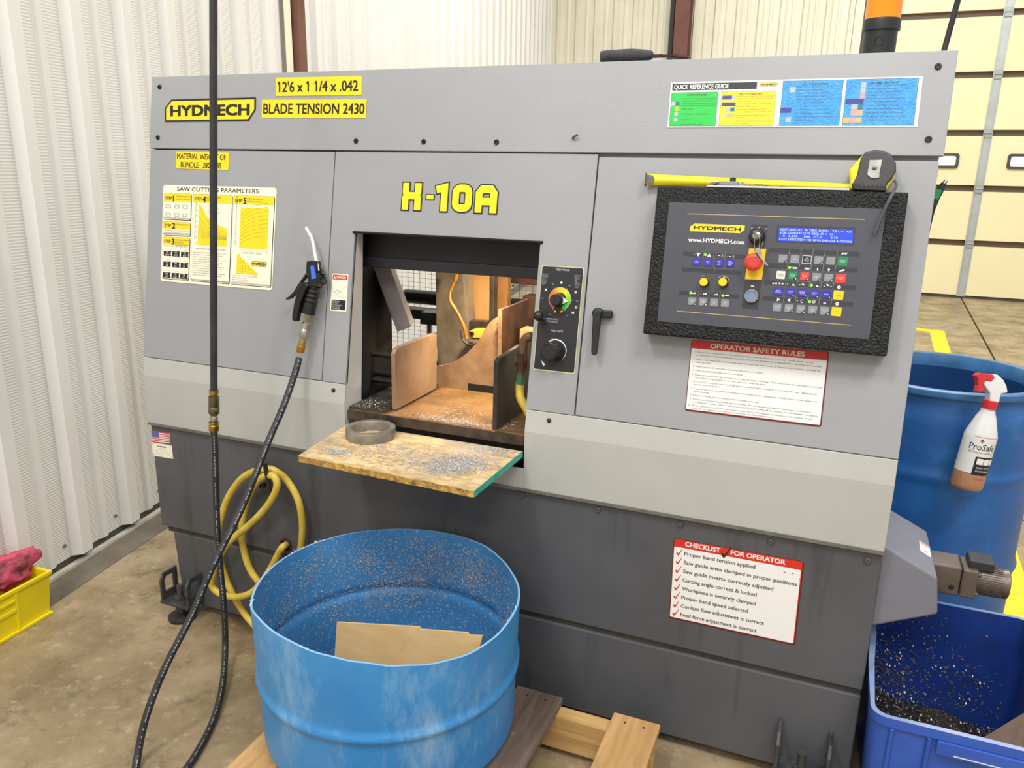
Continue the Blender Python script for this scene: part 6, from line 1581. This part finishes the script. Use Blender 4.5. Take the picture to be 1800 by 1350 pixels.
# spray bottle, hooked over the rim by its trigger
c7a = crop(1500, 580, 3.553)
YBt = BR[1]-math.sqrt(max(0, (RB+0.008)**2-(0.27-BR[0])**2))-0.047
pb0 = on_y(*c7a(700, 985), YBt-0.012); pb1 = on_y(*c7a(848, 480), YBt+0.006)
d = pb1-pb0; LB = d.length
bot = empty('spray_bottle', pb0, 'white spray bottle with red trigger hooked over the rim of the right barrel', 'spray bottle')
TBt = axes(pb0, d, RIGHT)
rbw = (on_y(*c7a(905, 660), YBt)-on_y(*c7a(690, 615), YBt)).length/2*1.03
PLW = mat('bottle_white', (226, 226, 224), 0.35, col2=(216, 216, 214), vs=10)
LIQ = mat('bottle_amber_liquid', (178, 134, 104), 0.3, col2=(164, 116, 86), vs=8)
z_ = lambda t: LB*t
mb = MB().lathe([(0.0001, 0.002), (rbw*0.85, 0.0), (rbw*0.97, 0.004), (rbw, 0.012), (rbw, z_(0.22))], 36, 0, TBt, cap=False, sy=0.78)
obj('liquid', mb, LIQ, bot, smooth=40, label='amber liquid showing in the foot of the bottle')
mb = MB().lathe([(rbw, z_(0.22)), (rbw, z_(0.60)), (rbw*1.0, z_(0.655)), (rbw*0.93, z_(0.70)), (rbw*0.60, z_(0.88)), (rbw*0.44, z_(0.945)), (rbw*0.44, z_(0.965)), (rbw*0.36, z_(0.97)), (rbw*0.36, z_(1.0))], 36, 0, TBt, cap=False, sy=0.78)
obj('bottle', mb, PLW, bot, smooth=40)
obj('collar', MB().lathe([(rbw*0.42, z_(0.985)), (rbw*0.43, z_(1.0)), (rbw*0.41, z_(1.075)), (rbw*0.30, z_(1.08))], 24, 0, TBt), flat('sprayer_red', (206, 40, 44), 0.35), bot, smooth=40, label='red collar')
def on_plane_bt(x, y, dn=0.0):
    n = FWD; px, py = c7a(x, y); dd = ray(px, py); O = pb1+n*dn
    return CAM+dd*((O-CAM).dot(n)/dd.dot(n))
eu = RIGHT; ev = UP; PB = Plane(pb1, RIGHT, UP)
def bpoly(name, pts, n0, n1, m, **k):
    P = [PB.hit(*c7a(x, y), (n0+n1)/2) for x, y in pts]
    return obj(name, MB().prism(fixp([(p.x, p.y) for p in P]), n0, n1, 0, PB.mat()), m, bot, bevel=0.003, seg=3, **k)
bpoly('sprayer_head', [(835, 452), (838, 395), (815, 365), (800, 340), (812, 318), (850, 325), (868, 300), (850, 275), (885, 280), (920, 312), (940, 350), (947, 392), (918, 396), (905, 400), (893, 455)], -0.012, 0.012, PLW)
bpoly('trigger', [(752, 285), (770, 265), (790, 270), (840, 275), (868, 295), (850, 322), (812, 318), (800, 345), (808, 372), (800, 390), (756, 388), (768, 345), (765, 305)], -0.009, 0.009, flat('sprayer_red', (206, 40, 44)), label='red trigger')
# printed label wrapped round the bottle
def wrap(x, y, off=0.0006):
    a = x/rbw - math.pi/2
    return TBt @ Vector(((rbw+off)*math.cos(a), (rbw+off)*math.sin(a)*0.78, y))
lb = MB()
def wt(s, x, y, h, w, mi, bold=0.0, off=0.0007):
    v, f, tw = text2d(s, bold, 2); lb.add([wrap(x+px_*w/tw, y+py_*h, off) for px_, py_ in v], f, mi)
def wr(x0, y0, x1, y1, mi, off=0.0005):
    n = 10
    for i in range(n):
        a, b = x0+(x1-x0)*i/n, x0+(x1-x0)*(i+1)/n
        lb.add([wrap(a, y0, off), wrap(b, y0, off), wrap(b, y1, off), wrap(a, y1, off)], [(0, 1, 2, 3)], mi)
wr(-rbw*0.85, z_(0.655), rbw*0.95, z_(0.660), 2)
wt('ProSafe', -rbw*0.95, z_(0.505), 0.0165, rbw*1.62, 0)
wt('All Purpose Cleaner', -rbw*0.95, z_(0.465), 0.0058, rbw*1.5, 4)
wr(-rbw*0.40, z_(0.205), rbw*1.0, z_(0.425), 0)
for a in (-0.28, 0.16, 0.60): wr(rbw*a, z_(0.335), rbw*(a+0.40), z_(0.405), 3, 0.0009)
wt('READY TO USE', -rbw*0.22, z_(0.285), 0.0045, rbw*0.95, 3, 0.02, 0.0010); wt('READ DIRECTIONS BEFORE USE', -rbw*0.22, z_(0.245), 0.0040, rbw*1.0, 3, 0.02, 0.0010)
wt('WARNING', -rbw*0.20, z_(0.145), 0.0062, rbw*0.75, 2, 0.05)
for a, b in ((0, 1), (1, 0), (-1, 0), (0, -1)): 
    x, y = -rbw*0.28+a*0.0028, z_(0.615)+b*0.0028; wr(x-0.0016, y-0.0016, x+0.0016, y+0.0016, 0)
obj('bottle_label', lb, [INK, LYEL, flat('label_pink_red', (214, 70, 80)), WHITE, MGREY], bot)

# ================================================================== BLUE CHIP BIN
BINB = mat('blue_bin_plastic', (52, 92, 184), 0.36, col2=(38, 76, 164), vs=4, bump=0.05, bs=80)
add_layer(BINB, (96, 120, 160), 4.0, 0.60, 0.74, detail=8, rough=0.72, fac=0.55)
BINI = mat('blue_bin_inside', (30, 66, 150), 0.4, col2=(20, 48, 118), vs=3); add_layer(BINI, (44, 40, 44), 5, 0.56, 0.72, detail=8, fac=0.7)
bx0, bx1, byf, byb = 0.172, 0.520, 1.500, 1.935
zf, zbk = 0.315, 0.365
ri = [(x-0, y) for x, y in rr(bx1-bx0, byb-byf, 0.03, 5, (bx0+bx1)/2, (byf+byb)/2)]
def bz(x, y):
    """height of the rim: low at the front, steps up along the sides, high at the back"""
    t = (y-byf)/(byb-byf)
    if t < 0.44: return zf
    if t < 0.56: return zf+(zbk-zf)*(t-0.44)/0.12
    return zbk
def subdiv(P, maxd=0.02):
    out = []
    for i in range(len(P)):
        a, b = Vector(P[i]), Vector(P[(i+1) % len(P)]); n = max(1, int((b-a).length/maxd))
        out += [tuple(a+(b-a)*k/n) for k in range(n)]
    return out
RI = subdiv(ri); n = len(RI); ctr = Vector(((bx0+bx1)/2, (byf+byb)/2))
def off(P, k): return [tuple(ctr+(Vector(p)-ctr)*(1-k/max(1e-6, (Vector(p)-ctr).length))) for p in P]
tap = off(RI, 0.022); inn = off(RI, 0.012); inb = off(RI, 0.032)
mb = MB()
v = [(x, y, 0.0005) for x, y in tap] + [(x, y, bz(x, y)-0.020) for x, y in off(RI, 0.006)] + [(x, y, bz(x, y)-0.020) for x, y in RI] + [(x, y, bz(x, y)) for x, y in RI] + [(x, y, bz(x, y)) for x, y in inn] + [(x, y, 0.012) for x, y in inb]
f = []
mi = []
for L_ in range(5):
    for k in range(n): f.append((L_*n+k, L_*n+(k+1) % n, (L_+1)*n+(k+1) % n, (L_+1)*n+k)); mi.append(1 if L_ == 4 else (2 if L_ == 3 else 0))
f.append(tuple(range(n))[::-1]); mi.append(0); f.append(tuple(range(5*n, 6*n))); mi.append(1)
mb.v, mb.f, mb.mi = v, f, mi
bin_ = obj('chip_bin', mb, [BINB, BINI, mat('blue_bin_edge', (110, 146, 214), 0.4, col2=(150, 160, 184), vs=12)], smooth=35, label='blue plastic bin catching steel chips under the chute at the lower right', cat='bin')
for i in range(5):
    a = bx0+0.035+i*0.066
    mb = MB(); w = 0.012
    mb.add([(a, byf+0.005, zf-0.021), (a+w, byf+0.005, zf-0.021), (a+w, byf+0.022, 0.01), (a, byf+0.022, 0.01), (a+0.003, byf-0.003, zf-0.022), (a+w-0.003, byf-0.003, zf-0.022), (a+w-0.003, byf+0.015, 0.01), (a+0.003, byf+0.015, 0.01)], [(3, 2, 1, 0), (4, 5, 6, 7), (0, 1, 5, 4), (1, 2, 6, 5), (2, 3, 7, 6), (3, 0, 4, 7)][::1])
    if i not in (2, 3): obj('bin_rib', mb, BINB, bin_, bevel=0.002)
obj('label_slot', MB().box((bx0+0.120, byf-0.004, zf-0.052), (bx0+0.290, byf+0.004, zf-0.021)), BINB, bin_, bevel=0.002)
obj('slot_edge', MB().box((bx0+0.150, byf-0.0055, zf-0.046), (bx0+0.245, byf-0.004, zf-0.0445)), mat('slot_white', (214, 214, 210), 0.5), bin_)
def bin_chip():
    r = random.random()
    if r < 0.32:
        x = bx0+0.03+abs(random.gauss(0, 0.13)); z = 0.10+abs(random.gauss(0, 0.10))
        if x > bx1-0.03 or z > 0.34: return None
        return (Vector((x, byb-0.0135-0.016*(0.345-z)/0.33, z)), Vector((0, -1, 0.1)).normalized())
    x = random.uniform(bx0+0.04, bx1-0.045); y = random.uniform(byf+0.05, byb-0.04)
    return (Vector((x, y, 0.086+0.02*math.sin(x*30)*math.sin(y*25)+0.05*max(0, (y-1.75)/0.18)*max(0, 1-(x-bx0)/0.25)+random.uniform(-0.004, 0.008))), Vector((random.uniform(-.5, .5), random.uniform(-.5, .5), 1)).normalized())
mb = MB()
gn = 16
for i in range(gn+1):
    for j in range(gn+1):
        x = bx0+0.034+(bx1-bx0-0.068)*i/gn; y = byf+0.034+(byb-byf-0.068)*j/gn
        mb.v.append((x, y, 0.080+0.02*math.sin(x*30)*math.sin(y*25)+0.05*max(0, (y-1.75)/0.18)*max(0, 1-(x-bx0)/0.25)))
for i in range(gn):
    for j in range(gn): a = i*(gn+1)+j; mb.f.append((a, a+gn+1, a+gn+2, a+1)); mb.mi.append(0)
for i in range(gn+1):
    pass
heap = obj('chip_heap', mb, mat('dark_chip_heap', (58, 50, 46), 0.6, 0.4, col2=(30, 27, 26), vs=60, bump=1.0, bs=120), kind='stuff', label='heap of dark steel chips in the blue bin', cat='steel chips', smooth=60)
chips('loose_chips', bin_chip, 2200, 0.0066, CHIPB, heap)
mb = MB(); q = [c for c in ((0.44, 1.60, 0.13), (0.495, 1.62, 0.16), (0.495, 1.76, 0.235), (0.40, 1.72, 0.15))]
mb.add(q+[(a, b, c-0.004) for a, b, c in q], [(0, 1, 2, 3), (7, 6, 5, 4), (0, 4, 5, 1), (1, 5, 6, 2), (2, 6, 7, 3), (3, 7, 4, 0)])
obj('cardboard_scrap', mb, mat('dirty_cardboard', (128, 104, 88), 0.75, col2=(96, 78, 68), vs=12), label='dirty scrap of cardboard at the right inside the blue bin', cat='cardboard')

# ================================================================== YELLOW BIN WITH RAGS
YB_ = mat('yellow_bin_plastic', (244, 224, 24), 0.38, col2=(230, 206, 20), vs=5); add_layer(YB_, (150, 130, 40), 9, 0.70, 0.78, detail=8, fac=0.5)
q0 = on_z(92, 1078, 0.0); 
XF = q0.x            # long side faces the room
zr = on_x(92, 1000, XF+0.006).z
yE = q0.y
DX = Vector((-0.045, 1, 0)).normalized(); NX = Vector((1, 0.045, 0)).normalized()
def BP(t, o, z): return Vector((XF, yE, 0))+DX*t+NX*o+Vector((0, 0, z))     # t: 0 at the far end, negative towards us; o: into the room
LBN, WBN = -0.33, -0.165
mb = MB()
def ring_(t0, t1, o0, o1, z): return [BP(t0, o0, z), BP(t1, o0, z), BP(t1, o1, z), BP(t0, o1, z)]
lv = [ring_(LBN+0.012, -0.004, WBN+0.010, -0.004, 0.0006), ring_(LBN+0.002, 0.006, WBN+0.002, 0.006, zr-0.012), ring_(LBN-0.004, 0.012, WBN-0.004, 0.012, zr-0.012), ring_(LBN-0.004, 0.012, WBN-0.004, 0.012, zr), ring_(LBN+0.006, 0.002, WBN+0.006, 0.002, zr), ring_(LBN+0.016, -0.008, WBN+0.014, -0.008, 0.006)]
v = [p for L_ in lv for p in L_]; f = []
for i in range(5): f += [(4*i+k, 4*i+(k+1) % 4, 4*i+4+(k+1) % 4, 4*i+4+k) for k in range(4)]
f += [(3, 2, 1, 0), (20, 21, 22, 23)]
mb.add(v, f)
yb = obj('rag_bin', mb, YB_, bevel=0.002, label='small yellow plastic bin of rags on the floor by the left wall', cat='bin')
def on_side(t, z, o): return BP(t, -0.004+0.010*z/zr+o, z)
def side_bar(t0, t1, z0, z1, o):
    m_ = MB(); P = [on_side(t0, z0, 0), on_side(t1, z0, 0), on_side(t1, z1, 0), on_side(t0, z1, 0)]; Q = [on_side(t0, z0, o), on_side(t1, z0, o), on_side(t1, z1, o), on_side(t0, z1, o)]
    m_.add(P+Q, [(3, 2, 1, 0), (4, 5, 6, 7), (0, 1, 5, 4), (1, 2, 6, 5), (2, 3, 7, 6), (3, 0, 4, 7)]); return m_
obj('side_rib', side_bar(-0.112, -0.104, 0.012, zr-0.013, 0.006), YB_, yb, bevel=0.001)
obj('card_slot', side_bar(-0.28, -0.113, zr*0.50, zr*0.57, 0.007), YB_, yb, bevel=0.001)
obj('card_slot', side_bar(-0.28, -0.113, zr*0.72, zr*0.78, 0.007), YB_, yb, bevel=0.001)
obj('foot_lip', side_bar(LBN+0.012, 0.0, 0.0008, 0.010, 0.010), YB_, yb, bevel=0.001)
RAG = mat('pink_shop_rag', (206, 84, 104), 0.85, col2=(176, 62, 84), vs=16, bump=0.25, bs=180)
add_layer(RAG, (62, 36, 38), 8.0, 0.52, 0.62, detail=7, rough=0.65, fac=0.9)
from mathutils import noise as mn
def rag(c, sx, sy, sz, seed, flap=None, **k):
    mb = MB(); nu, nv = 30, 18; T = Matrix.Rotation(math.atan2(DX.y, DX.x), 4, 'Z'); T.translation = c
    for j in range(nv+1):
        ph = math.pi*j/nv
        for i in range(nu):
            th = 2*math.pi*i/nu
            p = Vector((math.sin(ph)*math.cos(th), math.sin(ph)*math.sin(th), math.cos(ph)))
            w = mn.noise(p*2.2+Vector((seed, 0, 0)))*0.35 + abs(mn.noise(p*4.6+Vector((0, seed, 3))))*0.32 - 0.10
            q = p*(1+w)
            if flap:
                al = max(0, p.dot(Vector(flap).normalized()))**5
                q += Vector(flap)*al
            mb.v.append(tuple(T @ Vector((q.x*sx, q.y*sy, q.z*sz))))
    for j in range(nv):
        for i in range(nu): mb.f.append((j*nu+i, (j+1)*nu+i, (j+1)*nu+(i+1) % nu, j*nu+(i+1) % nu)); mb.mi.append(0)
    return obj('shop_rag', mb, RAG, smooth=75, cat='rag', **k)
c = BP(-0.068, -0.095, zr+0.004)
rag(c, 0.078, 0.060, 0.046, 2.3, (0.62, -0.30, 0.42), label='pink rag with grease stains hanging over the end of the yellow bin')
c = BP(-0.225, -0.085, zr-0.026)
rag(c, 0.068, 0.055, 0.036, 5.1, label='crumpled pink rag lower in the yellow bin, nearer the left edge')
